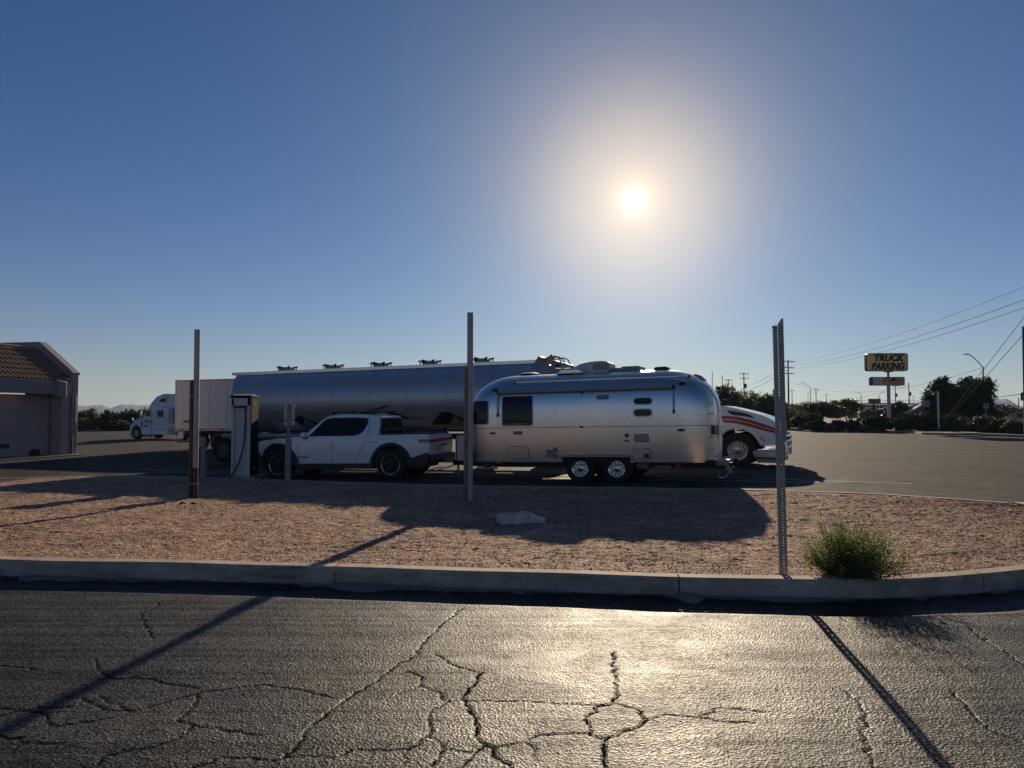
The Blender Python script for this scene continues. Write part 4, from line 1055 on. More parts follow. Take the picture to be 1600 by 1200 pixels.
    M().prism(cabp, -1.1, 1.1).build('cab', WHITEP, T, bevel=.06, seg=3, fn=cf, cuts={'z': [1.9, 2.2, 2.5]})
    m = M(); m.add([(-1.318, -.95, zb+.06), (-1.318, .95, zb+.06), (-1.60, .85, 2.58), (-1.60, -.85, 2.58)], [(0, 1, 2, 3)]); q = m.build('windscreen', mat('clear_glass_teal', (.05, .10, .11), .08, spec=.6), T, sm=False); q.modifiers.new('s', 'SOLIDIFY').thickness = .03
    M().box((-1.42, -1.25, zb+.25), (.10, .14, .42)).build('mirror', BLACK, T, bevel=.03)
    for s in (-1, 1):
        patch('side_window', [(-1.62, 1.95), (-1.78, 2.5), (-2.5, 2.5), (-2.5, 1.9)], lambda x, z: 1.16-.12*max(0, z-1.9), .006, GLASS, T, s, step=.3)
        patch('door_gap', [(-1.45, .9), (-1.44, .9), (-1.44, 1.9), (-1.45, 1.9)], lambda x, z: 1.16, .003, BLACK, T, s, step=.5)
    m = M()
    for s in (.42, -.42): m.box((-3.4, s, .95), (6.2, .10, .22))
    m.build('frame', DARKM, T)
    for xx in (-4.6, -5.9):
        for s in (-1, 1):
            wheel(T, xx, s*1.02, .52, .52, .30, .29, s, GALV, holes=10); wheel(T, xx, s*.69, .52, .52, .28, .29, s, DARKM)
    M().cyl((-2.2, -1.0, .8), (-3.4, -1.0, .8), .30).build('fuel_tank', CHROME, T); M().cyl((-2.2, 1.0, .8), (-3.4, 1.0, .8), .30).build('fuel_tank', CHROME, T)
    return T
build_tractor()
# ================================================================ white semi trailer, end on to the left
def build_box_trailer():
    T = thing('box_trailer', 'plain white dry van semi trailer parked beyond the tanker, its left end in view', 'semi trailer')
    hd = HDG; A = at(274, 640, 41.5); n = Vector((math.sin(hd), math.cos(hd)))
    g = zlot(-19)-.03
    T.location = (A.x+n.x*1.3, A.y+n.y*1.3, g); T.rotation_euler = (0, -R(.3), -hd)
    z0 = pix(T, 276, 673, -1.3)[1]; z1 = pix(T, 276, 594, -1.3)[1]; L = 15.6
    M().box((L/2, 0, (z0+z1)/2), (L, 2.58, z1-z0)).build('body', WHITEO, T, bevel=.015)
    for k in range(13):
        x = .02+k*1.22
        M().box((x, -1.30, (z0+z1)/2), (.035 if k else .06, .02, z1-z0-.1)).build('panel_seam', WHITEO, T)
    M().box((L/2, -1.30, z0+.08), (L, .04, .16)).build('bottom_rail', mat('rail_pale', (.55, .47, .41), .5), T); M().box((L/2, -1.30, z1-.04), (L, .05, .08)).build('top_rail', GALV, T)
    for k in range(11): M().box((.5+k*1.45, -1.325, z0+.08), (.16, .012, .06)).build('reflector', BLACK, T)
    M().box((.9, -1.315, z0+.52), (.55, .01, .10)).build('unit_number', BLACK, T)
    m = M()
    for s in (.5, -.5): m.box((L/2, s, z0-.1), (L-.2, .10, .18))
    m.build('frame', DARKM, T)
    # under-ride guard at the left end and running gear
    m = M()
    for s in (.9, -1.05): m.box((.12, s, z0-.35), (.10, .10, .62))
    m.box((.12, 0, z0-.62), (.12, 2.4, .10)); m.build('underride_guard', GREYP, T)
    M().box((.35, -1.2, z0-.25), (.35, .04, .40)).build('mud_flap', WHITEO, T)
    for xx in (1.6, 2.85):
        for s in (-1, 1):
            wheel(T, xx, s*1.0, .5, .5, .3, .28, s, GALV, holes=8)
    m = M()
    for s in (-.9, .9): m.box((9.2, s, z0-.5), (.14, .14, .9)); m.bar((9.2, s, .3), (8.6, s, z0-.1), .08)
    m.build('landing_gear', DARKM, T)
build_box_trailer()
# ================================================================ pale blue-white sleeper tractor at far left
def build_sleeper():
    T = thing('sleeper_tractor', 'white sleeper cab tractor facing left near the trees, in front of the white van trailer', 'truck')
    a = HDG+R(3); y0 = 61.0; p = at(213, 677, y0); ax = Vector((p.x, y0))
    T.location = (ax.x+math.sin(a)*1.15, ax.y+math.cos(a)*1.15, 0)
    pz = at(213, 686.5, y0).z; T.location.z = pz; T.rotation_euler = (0, 0, PI-a)
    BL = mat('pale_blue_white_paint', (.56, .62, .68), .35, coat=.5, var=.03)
    P = lambda u, v: pix(T, u, v, 1.2)
    q = [P(u, v) for u, v in ((203, 684), (201.5, 671), (204, 663), (210, 656.5), (219, 653.5), (224, 652))]
    q2 = [P(u, v) for u, v in ((231, 640), (236, 630), (243, 619.5), (252, 615.5), (262, 615.3), (262, 684.5))]
    xr = q2[-1][0]; zb = .42
    body = q+q2[:-1]+[(xr, zb), (-.72, zb)]+[(-.66+0*1, .5)]+[(.64*math.cos(R(k)), .55+.64*math.sin(R(k))) for k in range(175, 4, -15)]+[(.70, .5)]
    def hw(x, z):
        w = 1.22
        if x > -1.0: w -= .16*((x+1.0)/2.2)**2
        if z > 2.9: w -= .22*(z-2.9)
        return w
    def fn(x, y, z): return (x, (1 if y > 0 else -1)*hw(x, z), z)
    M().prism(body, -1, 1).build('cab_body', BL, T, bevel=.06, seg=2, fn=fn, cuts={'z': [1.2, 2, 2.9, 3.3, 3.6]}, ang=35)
    for s in (1, -1):
        patch('door_window', [P(227, 650), P(229.5, 643), P(234.5, 640.5), P(235.5, 640.5), P(234.5, 650.5)], hw, .01, GLASS, T, s, step=.3)
        patch('sleeper_window', [P(246, 641), P(255.5, 641), P(255.5, 651.5), P(246, 651.5)], hw, .012, GLASS, T, s, step=.4)
        patch('roof_window', [P(248, 627.8), P(257.5, 628.2), P(257.5, 622.5), P(252, 622.8)], hw, .012, GLASS, T, s, step=.4)
        patch('door_gap', [P(221.5, 653), P(222, 653), P(222, 671), P(221.5, 671)], hw, .006, BLACK, T, s, step=.5)
        patch('door_gap', [P(237, 640), P(237.5, 640), P(237.5, 671), P(237, 671)], hw, .006, BLACK, T, s, step=.5)
        patch('skirt_gap', [P(237, 672), P(237.6, 672), P(237.6, 684), P(237, 684)], hw, .006, BLACK, T, s, step=.5)
        patch('skirt_line', [P(219, 670.6), P(262, 670.8), P(262, 671.3), P(219, 671.1)], hw, .006, GREYP, T, s, step=.5)
        patch('door_decal', [P(226, 656), P(232, 657.5), P(231.5, 659), P(227, 660)], hw, .006, BLACK, T, s, step=.5)
        patch('door_decal', [P(224, 664), P(234, 666), P(233, 667.6), P(226, 666.8)], hw, .006, BLACK, T, s, step=.5)
        patch('door_handle', [P(234, 656), P(235.2, 656), P(235.2, 661), P(234, 661)], hw, .012, BLACK, T, s, step=.5)
        patch('side_vent', [P(220.5, 661), P(222, 664), P(222.3, 667.5), P(221, 666)], hw, .012, BLACK, T, s, step=.5)
        patch('side_extender', [P(255.5, 617.8), P(262, 618), P(262, 684), P(261.2, 684)][:2]+[P(262, 638), P(255.5, 637.5)], hw, .012, mat('extender_paint', (.42, .44, .42), .5), T, s, step=.5)
        wheel(T, 0, s*1.02, .52, .52, .30, .29, s, GALV, holes=8)
        for xx in (-5.2, -6.5): wheel(T, xx, s*1.0, .52, .52, .30, .29, s, GALV, holes=8)
        M().tube([(P(228, 648)[0]+.1, s*1.25, P(228, 653)[1]), (P(228, 648)[0]+.3, s*1.45, P(226, 647)[1])], .025).build('mirror_arm', BLACK, T)
        M().box((P(226, 648)[0]+.1, s*1.46, P(226, 647.5)[1]), (.16, .12, .45)).build('mirror', CHROME, T, bevel=.04)
        M().box((P(206, 656)[0], s*1.1, P(206, 655)[1]), (.08, .14, .3)).build('hood_mirror', CHROME, T, bevel=.03)
    xf = q[1][0]
    M().box((xf-.15, 0, .75), (.35, 2.1, .62)).build('front_bumper', BLACK, T, bevel=.08)
    M().box((xf-.02, 0, 1.5), (.10, 1.1, .8)).build('grille', BLACK, T, bevel=.03)
    zz = P(231, 639)[1]; M().prism([(q2[0][0]+.35, zz-.05), (q2[0][0]-.1, zz+.12), (q2[0][0]-.15, zz)], -.95, .95).build('sun_visor', BLACK, T)
    m = M(); m.add([(q[-1][0]-.02, -1.0, q[-1][1]+.05), (q[-1][0]-.02, 1.0, q[-1][1]+.05), (q2[0][0]+.04, .95, q2[0][1]-.05), (q2[0][0]+.04, -.95, q2[0][1]-.05)], [(0, 1, 2, 3)]); o = m.build('windscreen', GLASS, T, sm=False); o.modifiers.new('s', 'SOLIDIFY').thickness = .05
    m = M()
    for s in (.42, -.42): m.box((-4.2, s, .95), (6.2, .10, .22))
    m.build('frame', DARKM, T)
    M().box((xr-.35, .4, 2.0), (.25, .8, 1.3)).build('air_lines', DARKM, T)
build_sleeper()
# ================================================================ stucco building with tiled roof
def build_building():
    T = thing('stucco_building', 'low stucco building with clay tile roof and stepped parapet at the left edge', 'building')
    A = at(113, 640, 36.2); g = -.42
    e1 = Vector((-.22, -.97, 0)).normalized()
    T.location = (A.x, A.y, g); T.rotation_euler = (0, 0, math.atan2(e1.y, e1.x))
    # local x runs along the wall toward the camera, local y runs toward the lot (left of x is +y)
    inv = mat4(T).inverted()
    test = inv @ (Vector((A.x, A.y, g))+Vector((.97, -.22, 0)))
    sy = 1 if test.y > 0 else -1
    ST = mat('stucco', (.42, .335, .31), .9, var=.10, vs=1.2, bump=.35, bs=45)
    STD = mat('stucco_trim', (.36, .30, .29), .9, var=.10, vs=2, bump=.3, bs=40)
    TILE = mat('clay_tile', (.22, .12, .07), .8, col2=(.36, .22, .14), vs=4, bump=.3, bs=30)
    B = lambda y: sy*y
    zz = lambda v, d=36.2: 1.7+(645-v)*d/F-g
    ze, zp = zz(585), zz(535)
    # parapet wall, stepped
    pp = [(B(.0), 0), (B(.0), ze), (B(-2.0), zp), (B(-9), zp), (B(-9), 0)]
    M().prism(pp, -.35, 0.0, 'YZ').build('parapet_wall', ST, T, bevel=.02)
    M().prism([(B(.05), ze-.02), (B(.05), ze+.08), (B(-2.0), zp+.08), (B(-9), zp+.08), (B(-9), zp), (B(-2.02), zp-.0)], -.38, .03, 'YZ').build('parapet_cap', STD, T)
    LEN = 16
    # recessed wall under the eave
    M().box((LEN/2, B(-.75-.15), 1.55), (LEN, .3, 3.1)).build('wall', ST, T)
    M().box((.35, B(-.35), 1.55), (.5, .62, 3.1)).build('corner_pier', ST, T, bevel=.02)
    zf0, zf1 = zz(613, 33)-.02, zz(591, 33)
    M().box((LEN/2+.02, B(-.04), (zf0+zf1)/2), (LEN-.06, .12, zf1-zf0)).build('fascia', STD, T, bevel=.01)
    M().box((LEN/2+.02, B(-.42), zf0+.04), (LEN-.06, .64, .06)).build('soffit', STD, T)
    # sloping roof deck with ribs of barrel tiles in courses
    y0, z0 = -.0, zf1+.0; y1, z1 = -2.15, zp-.35
    M().prism([(B(y0), z0-.02), (B(y1), z1-.02), (B(y1), z1-.15), (B(y0), z0-.15)], .02, LEN, 'YZ').build('roof_deck', STD, T)
    M().prism([(B(y1), z1-.1), (B(y1), z1+.04), (B(-9), z1+.04), (B(-9), z1-.1)], .02, LEN, 'YZ').build('flat_roof', GREYP, T)
    d = Vector((0, B(y1-y0), z1-z0)); SL = d.length; d.normalize(); nrm = Vector((0, -d.z*sy*(1 if sy > 0 else 1), 0)); nrm = Vector((1, 0, 0)).cross(d); nrm = nrm if nrm.z > 0 else -nrm
    tilep = M(); seg = 5; W = .24; CL = .40; NC = int(SL/CL)+1; NR = int((LEN-.1)/W)
    tiles = []
    hv = []; hf = []
    for k in range(2):
        for q in range(seg+1):
            a = PI*q/seg; r_ = .095 if k == 0 else .078
            hv.append((r_*math.cos(a), k, r_*math.sin(a)))
    for q in range(seg): hf.append((q, q+1, seg+2+q, seg+1+q))
    cnt = 0; stuff = M(); me0 = None
    def tile_mesh():
        m = M(); vs = [];
        for k in range(2):
            for r_off in (0, -.014):
                for q in range(seg+1):
                    a = PI*q/seg; r_ = (.10 if k == 0 else .08)+r_off; p = Vector((r_*math.cos(a), 0, 0))+d*(k*CL*1.12)+nrm*(r_*math.sin(a)+(.03 if k == 0 else 0)); vs.append(p)
        s1 = seg+1; fs = []
        for q in range(seg): fs += [(q, q+1, 2*s1+q+1, 2*s1+q), (s1+q, s1+q+1, q+1, q)]
        m.add(vs, fs); return m
    tm = tile_mesh()
    for i in range(NR):
        for j in range(NC):
            p = Vector((.14+i*W, B(y0), z0))+d*(j*CL-.06)+Vector((rnd.uniform(-.008, .008), 0, rnd.uniform(0, .008)))
            if cnt < 290 and i < 58:
                if me0 is None: me0 = tm.build('roof_tile', TILE, T); me0.location = p
                else:
                    c = me0.copy(); COL.objects.link(c); c.location = p
                cnt += 1
            else: stuff.add([v+p if isinstance(v, Vector) else Vector(v)+p for v in tm.v], tm.f)
    tag(stuff.build('roof_tiles_beyond', TILE, T), kind='stuff')
    # ridge caps
    m = M()
    for i in range(int(LEN/.42)): 
        x = .25+i*.42; m.cyl((x, B(y1), z1+.05), (x+.44, B(y1), z1+.07), .12, .10, 10, False)
    tag(m.build('ridge_caps', TILE, T), kind='stuff')
    # rainwater head and pipes near the corner, tube lamp, wall marks
    def W_(u, v, y=0): 
        a_ = inv @ CAM; b_ = inv @ (CAM+ray(u, v)); dd = b_-a_; return a_+dd*((B(y)-a_.y)/dd.y)
    p = W_(93, 606, .05); M().box((p.x, B(.10), (zf0+zf1)/2-.08), (.55, .26, zf1-zf0+.12)).build('rain_head', STD, T, bevel=.05)
    M().tube([(p.x-.35, B(.10), zf1-.1), (p.x-.1, B(.16), zf1-.06), (p.x+.3, B(.12), zf1+.02)], .035, 8).build('conduit', DARKM, T)
    m = M()
    for k in range(26):
        q = p+Vector((rnd.uniform(-.9, .5), B(rnd.uniform(-.25, .05))-p.y+B(0), 0)); zz_ = zf1+.10+rnd.random()*.16
        m.bar((q.x, B(rnd.uniform(-.3, .1)), zz_), (q.x+rnd.uniform(-.25, .25), B(rnd.uniform(-.3, .1)), zz_+rnd.uniform(-.1, .1)), .02)
    tag(m.build('dry_twigs', DARKM, T), kind='stuff')
    p = W_(109, 640, .0); M().tube([(-.18, B(.035), zz(617)), (-.18, B(.035), zz(660))], .028, 8).build('wall_pipe', mat('pale_pipe', (.55, .5, .45), .5), T)
    M().tube([(.02, B(.05), zz(680)), (.02, B(.05), zz(708))], .03, 8).build('downspout', DARKM, T)
    a_ = W_(1, 615.5, -.3); b_ = W_(37, 615.8, -.3)
    M().box(((a_.x+b_.x)/2, B(-.3), zf0-.03), (abs(a_.x-b_.x), .14, .06)).build('tube_lamp', mat('lamp_lit', (.8, .75, .65), .5, em=(1, .82, .55, .35)), T)
    for (u, v) in ((2.5, 697), (10.5, 697)):
        p = W_(u, v, -.75); M().box((p.x, B(-.74), p.z), (.22, .02, .22)).build('wall_outlet', DARKM, T, bevel=.05)
    p = W_(52, 704, -.75); M().lathe([(.24, -.1), (.24, .12), (.18, .18), (.001, .2)], (p.x, B(-.7), .18), 'Y', 20, sy).build('hose_reel', DARKM, T)
    M().box((LEN/2, B(-.3), .03), (LEN+.6, 1.4, .12)).build('foundation_walk', CONC, T)
build_building()
HAZE_ON = True
# ================================================================ posts, charger, signs near the gravel bed
def gz(x, y):
    return zisl(x, y)
def ground_pt(u, v):
    z = .1
    for _ in range(10):
        p = on(u, v, z); z = gz(p.x, p.y)
    return p
def top_z(p, u, v): return at(u, v, p.y).z
WHITEB = mat('charger_white', (.50, .50, .51), .4, var=.03, coat=.2)
def two_part_post(u, v, ut, vt, vs_, r, label, us):
    p = ground_pt(u, v); zt = top_z(p, ut, vt); xt = at(ut, vt, p.y).x
    T = thing('sign_post', label, 'post', (p.x, p.y, p.z), (0, math.atan2(xt-p.x, zt-p.z)*.35, 0), 'bare posts in the gravel bed')
    H = zt-p.z
    M().cyl((0, 0, .62), (0, 0, H), r, n=24).build('pole', STEELP, T)
    M().cyl((0, 0, -.05), (0, 0, .62), r*.98, n=24).build('pole_base', RUST if us else STEELP, T)
    hs = top_z(p, u, vs_)-p.z
    m = M(); m.box((-r-.028, -.03, hs/2-.03), (.058, .058, hs+.04)); m.build('steel_stub', RUST if us else mat('dull_stub', (.10, .095, .09), .5, .6, col2=(.28, .26, .24), vs=5, stretch=(1, 1, .5)), T, bevel=.004)
    for hh in (hs*.86, .30):
        m = M(); m.lathe([(r+.004, -.012), (r+.010, -.012), (r+.010, .012), (r+.004, .012)], (0, 0, hh), 'Z', 24, 1, False); m.bar((-r-.062, -.062, hh), (0.0, -.062, hh), .006, .02); m.build('strap', GALV, T)
    return T
two_part_post(304.5, 778.5, 307.5, 515, 594, .057, 'pale post with rusty brown base and dark stub, at the left end of the gravel', True)
two_part_post(734, 782, 735, 488.5, 575, .058, 'tall pale post with a dull steel stub, in front of the silver trailer nose', False)
def perforated_post():
    GALV = mat('post_zinc', (.50, .43, .34), .55, .15, var=.15, vs=16)
    p = ground_pt(1224, 898); d = p.y; S_ = d/F
    xt = at(1213.5, 507, d); T = thing('perforated_post', 'galvanised perforated steel sign post without a sign beside the green bush', 'post', (p.x, p.y, p.z), (R(0), math.atan2(xt.x-p.x, xt.z-p.z)*.72+0, 0))
    T.rotation_euler = (0, math.atan2(xt.x-p.x, xt.z-p.z), 0)
    def perf(name, x0, w, y0, dep, z0, z1, parent):
        m = M(); pitch = .0254*1.12; n = int((z1-z0)/pitch); h = .0058
        for yy in (y0,):
            for k in range(n):
                zb = z0+k*pitch; zt = zb+pitch; zc = (zb+zt)/2
                o = [(x0, zb), (x0+w, zb), (x0+w, zt), (x0, zt)]; q = []
                cx = x0+w/2
                O = []; I = []
                for i in range(8):
                    a = PI/4*i+PI/8; I.append((cx+h*math.cos(a), zc+h*math.sin(a)))
                O = [(x0+w, zc+pitch*.2), (cx+w*.2, zt), (cx-w*.2, zt), (x0, zc+pitch*.2), (x0, zc-pitch*.2), (cx-w*.2, zb), (cx+w*.2, zb), (x0+w, zc-pitch*.2)]
                V = [(a, yy, b) for a, b in O+I]
                m.add(V, [(i, (i+1) % 8, 8+(i+1) % 8, 8+i) for i in range(8)])
                C_ = [((x0+w, yy, zt), 0, 1), ((x0, yy, zt), 2, 3), ((x0, yy, zb), 4, 5), ((x0+w, yy, zb), 6, 7)]
                for c, i, j in C_: m.add([c, V[i], V[j]], [(0, 1, 2)])
                if yy == y0 and dep > .012: pass
        for xx in (x0, x0+w): m.box((xx, y0+dep/2, (z0+z0+n*pitch)/2), (.003, dep, n*pitch))
        return m.build(name, GALV, parent, sm=False)
    H = at(1213.5, 507, d).z-p.z; zj = at(1220, 664, d).z-p.z
    w = 10.5*S_
    perf('perforated_tube', -w/2-.002, w, -.03, .045, -.05, H, T)
    # deeper channel bolted behind, rising above, cut on a slant
    w2 = 6*S_; x0 = w/2-.0035; H2 = at(1221, 497, d).z-p.z; zl = at(1222, 690, d).z-p.z
    M().add([(x0, -.012, zl), (x0+w2, .0, zl), (x0+w2, .0, H2), (x0+.0, -.012, H-.02), (x0, .05, zl), (x0+w2, .055, zl), (x0+w2, .055, H2), (x0, .05, H+.01)], [(0, 1, 2, 3), (7, 6, 5, 4), (1, 5, 6, 2), (0, 3, 7, 4), (3, 2, 6, 7), (0, 4, 5, 1)]).build('backing_channel', GALV, T, sm=False)
    for zz in (zj, zj-.035, zj-.25, H-.03):
        M().cyl((-w*.1, -.046, zz), (-w*.1, .06, zz), .009, n=6).build('bolt', CHROME, T)
    M().box((x0+w2*.4, -.02, zj-.05), (w2*1.0, .02, .05)).build('clamp', GALV, T, bevel=.003)
    M().cyl((-w/2-.012, 0, H-.025), (-w/2+.01, 0, H-.025), .008, n=8).build('bolt', BLACK, T)
perforated_post()
def charger():
    y0 = 20.3; a = at(360.5, 748, y0); b = at(390, 748, y0); zt = at(375, 617.5, y0).z; g = at(375, 749, y0).z
    T = thing('ev_charger', 'tall white and black charging pillar with a hanging black cable, left of the pickup', 'charging station', (a.x, y0, g))
    w = b.x-a.x; D = .56; H = zt-g
    # white shell: frame with recessed slanting face
    M().box((w/2, D/2+.06, H/2), (w-.01, D-.14, H-.10)).build('body', WHITEB, T, bevel=.02)
    M().prism([(0, 0), (w, 0), (w, H-.09), (0, H-.09)], -.0, .03).build('back_panel', WHITEB, T) if False else None
    fr = M()
    fr.box((.035, .03, H/2-.04), (.07, .08, H-.08)).box((w-.045, .03, H/2-.04), (.09, .08, H-.08)).box((w/2, .03, H-.19), (w, .08, .22))
    fr.build('face_frame', WHITEB, T, bevel=.012)
    M().prism([(.07, .0), (w-.09, .0), (w-.09, H-.32), (.07, H-.32)], .045, .06).build('face_panel', mat('charger_panel', (.44, .45, .47), .35, coat=.3), T)
    M().box((w+.005+.0, D/2+.02, H/2-.03), (.03, D, H-.06)).build('black_side', mat('matt_black', (.008, .008, .009), .85, spec=.12), T, bevel=.012)
    M().prism([(-.05, H-.07), (w+.03, H-.07), (w+.03, H), (-.03, H)], -.03, D+.05).build('cap', MATS['matt_black'], T, bevel=.012)
    m = M()
    for k in range(8): m.box((.02+k*.07, D*.4, H+.012), (.02, D*.7, .018))
    m.build('cap_fins', GALV, T)
    M().box((w/2-.01, -.005, H-.305), (w-.16, .06, .035)).build('cable_slot', BLACK, T)
    def L(u, v): q = at(u, v, y0-.06); return (q.x-a.x, -.06, q.z-g)
    P = [L(383, 636), L(383.5, 650), L(383, 670), L(381.5, 690), L(378.5, 706), L(373.5, 722), L(367.5, 735), L(361, 744.5), L(356.5, 748)]
    M().tube(P, .022, 10).build('cable', BLACK, T, ang=80)
    M().tube([L(365, 636), L(383, 636)], .02, 8).build('cable_arm', BLACK, T)
    x = w+.024
    GOLD = mat('gold_emblem', (.50, .33, .08), .4)
    c = (D*.40, at(395, 631.5, y0+.25).z-g); s = .085
    for k in range(4):
        q = [(c[0], c[1]+(.012 if k == 0 else 0))]
        a0 = PI/2*k; p0 = (c[0]+s*math.cos(a0), c[1]+s*math.sin(a0)); pl = (c[0]+s*.45*math.cos(a0+PI/4), c[1]+s*.45*math.sin(a0+PI/4)); pr = (c[0]+s*.45*math.cos(a0-PI/4), c[1]+s*.45*math.sin(a0-PI/4))
        M().prism([(c[0]+.2*(p0[0]-c[0]), c[1]+.2*(p0[1]-c[1])), pr, p0, pl], x-.006, x+.004, 'YZ').build('emblem', GOLD, T, sm=False)
    z = at(395, 733, y0+.25).z-g
    text('numeral', '14', .14, mat('print_grey', (.35, .34, .32), .6), T, (x, D*.45, z), (PI/2, 0, PI/2), sx=1.3)
    M().box((w/2, D/2+.1, .03), (w+.25, D+.3, .10)).build('plinth', CONC, T, bevel=.01)
charger()
def info_sign():
    y0 = 19.5; b = at(450, 748.5, y0); T = thing('parking_sign', 'two metal sign plates seen from behind on a post before the pickup hood', 'sign', (b.x, y0, b.z))
    zz = lambda v: at(450, v, y0).z-b.z; xx = lambda u: at(u, 640, y0).x-b.x
    M().box((0, 0, zz(629)/2), (.07, .05, zz(629))).build('post', GREYP, T, bevel=.005)
    M().box((0, 0, zz(686)/2-.02), (.14, .12, zz(686)+.04)).build('sleeve', GREYP, T, bevel=.01)
    BK_ = mat('sign_back', (.42, .42, .41), .45, .3, var=.05)
    for v0, v1 in ((629.5, 657), (659, 665)):
        x0, x1, z0, z1 = xx(443.3), xx(459.5), zz(v1), zz(v0)
        pl = M(); pl.prism(rr(x0, x1, z0, z1, .03), .034, .040); pl.build('sign_plate', BK_, T)
    for v in (634, 652): M().cyl((0, -.032, zz(v)), (0, .05, zz(v)), .012, n=8).build('bolt', DARKM, T)
info_sign()
def bollard(u, v0, v1, y0, r, label, lean=0):
    b = at(u, v1, y0); h = at(u, v0, y0).z-b.z
    T = thing('bollard', label, 'bollard', (b.x, y0, b.z), (0, lean, 0))
    M().cyl((0, 0, -.05), (0, 0, h-.03), r, n=20).build('pipe', GREYP, T); M().lathe([(r, 0), (r*.8, .02), (.001, .035)], (0, 0, h-.031), 'Z', 20, 1, False).build('cap', GREYP, T)
bollard(317.5, 683, 746, 20.4, .075, 'grey pipe bollard between the pale left post and the charger')
# ---- broken slab on the gravel, small stones
def slab():
    p = ground_pt(805, 819); T = thing('broken_slab', 'pale broken concrete slab lying on the gravel in the trailer shadow', 'concrete slab', (p.x, p.y+.18, p.z))
    S_ = p.y/F
    m = M(); n = 14; o = []
    for k in range(n):
        a = 2*PI*k/n; r_ = 1+.14*math.sin(3*a+1)+.07*math.cos(5*a); o.append((27*S_*r_*math.cos(a), .21*r_*math.sin(a)))
    m.add([(x, y, -.02) for x, y in o]+[(x*.97, y*.95, .125+.02*math.sin(x*9)) for x, y in o]+[(x*.6, y*.6, .13) for x, y in o], [(i, (i+1) % n, n+(i+1) % n, n+i) for i in range(n)]+[(n+i, n+(i+1) % n, 2*n+(i+1) % n, 2*n+i) for i in range(n)]+[tuple(range(2*n, 3*n))])
    PC = mat('pale_concrete', (.62, .53, .44), .85, var=.25, vs=7, bump=.5, bs=40)
    m.build('slab', PC, T, ang=40, fn=lambda x, y, z: (x-3*S_, y, z+.012*math.sin(31*x+17*y)))
    m = M(); m.box((26*S_, .05, .05), (16*S_, .3, .13), m=Matrix.Rotation(.35, 3, 'Y') @ Matrix.Rotation(.3, 3, 'Z')); m.build('broken_piece', PC, T, bevel=.015)
    m = M(); m.box((38*S_, .0, .03), (9*S_, .2, .10), rz=.6); m.build('broken_piece', PC, T, bevel=.02)
slab()
def stone(u, v, s, label, mt, z=None):
    p = ground_pt(u, v) if z is None else on(u, v, z); T = M()
    bm = bmesh.new(); bmesh.ops.create_icosphere(bm, subdivisions=2, radius=s)
    rs_ = random.Random(int(u)); off = rs_.random()*9
    for q in bm.verts: q.co *= 1+.3*noise.noise(q.co/s*1.2+Vector((off, 0, 0))); q.co.z *= .6; q.co.x *= 1.35
    me = bpy.data.meshes.new('stone'); bm.to_mesh(me); bm.free(); o = addobj('stone', me, mt, None, (p.x, p.y, p.z+s*.25)); return tag(o, label, 'stone')
DST = mat('dark_stone', (.05, .035, .028), .8, var=.4, vs=12); PST = mat('pale_stone', (.42, .36, .30), .8, var=.2, vs=12)
stone(285, 787.5, .045, 'small dark stone on the gravel left of the pale left post foot', DST); stone(302, 787, .04, 'small dark stone just in front of the pale left post foot', DST)
stone(1312, 903, .022, 'pale pebble resting on the kerb below the green bush', PST)
stone(1282, 931, .03, 'flat pale stone in the gutter shadow right of the perforated post', PST, .02)
tag(stone(1064, 955, .015, 'little pale stone at the shadow edge left of the dry weed', PST, .05))
# ---- leafy bush in the foreground and the dry weed in the gutter
def leafmat(name, c1, c2, c3, tr=.35):
    m = bpy.data.materials.new(name); m.use_nodes = True; t = m.node_tree; b = t.nodes['Principled BSDF']
    g = t.nodes.new('ShaderNodeNewGeometry'); r = t.nodes.new('ShaderNodeValToRGB'); e = r.color_ramp.elements
    e[0].color = (*c1, 1); e[1].color = (*c3, 1); e.new(.5).color = (*c2, 1)
    t.links.new(g.outputs['Random Per Island'], r.inputs[0]); t.links.new(r.outputs[0], b.inputs['Base Color']); b.inputs['Roughness'].default_value = .5; b.inputs['Specular IOR Level'].default_value = .35
    tl = t.nodes.new('ShaderNodeBsdfTranslucent'); t.links.new(r.outputs[0], tl.inputs[0]); mx = t.nodes.new('ShaderNodeMixShader'); mx.inputs[0].default_value = tr
    t.links.new(b.outputs[0], mx.inputs[1]); t.links.new(tl.outputs[0], mx.inputs[2]); t.links.new(mx.outputs[0], t.nodes['Material Output'].inputs[0])
    return m
L_BUSH = leafmat('leaf_bush', (.08, .11, .035), (.15, .20, .06), (.28, .31, .12), .5)
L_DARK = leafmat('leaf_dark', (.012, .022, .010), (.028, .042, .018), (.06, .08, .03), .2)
L_OLIVE = leafmat('leaf_olive', (.07, .075, .03), (.13, .13, .055), (.24, .23, .11), .45)
L_RED = leafmat('leaf_reddish', (.035, .02, .015), (.07, .04, .028), (.11, .07, .04), .3)
L_DRY = leafmat('leaf_dry', (.09, .065, .04), (.15, .11, .07), (.22, .17, .11), .3)
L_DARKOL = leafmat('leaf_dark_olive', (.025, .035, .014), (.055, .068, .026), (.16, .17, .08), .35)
BARK = mat('bark', (.05, .038, .028), .9, var=.4, vs=6)
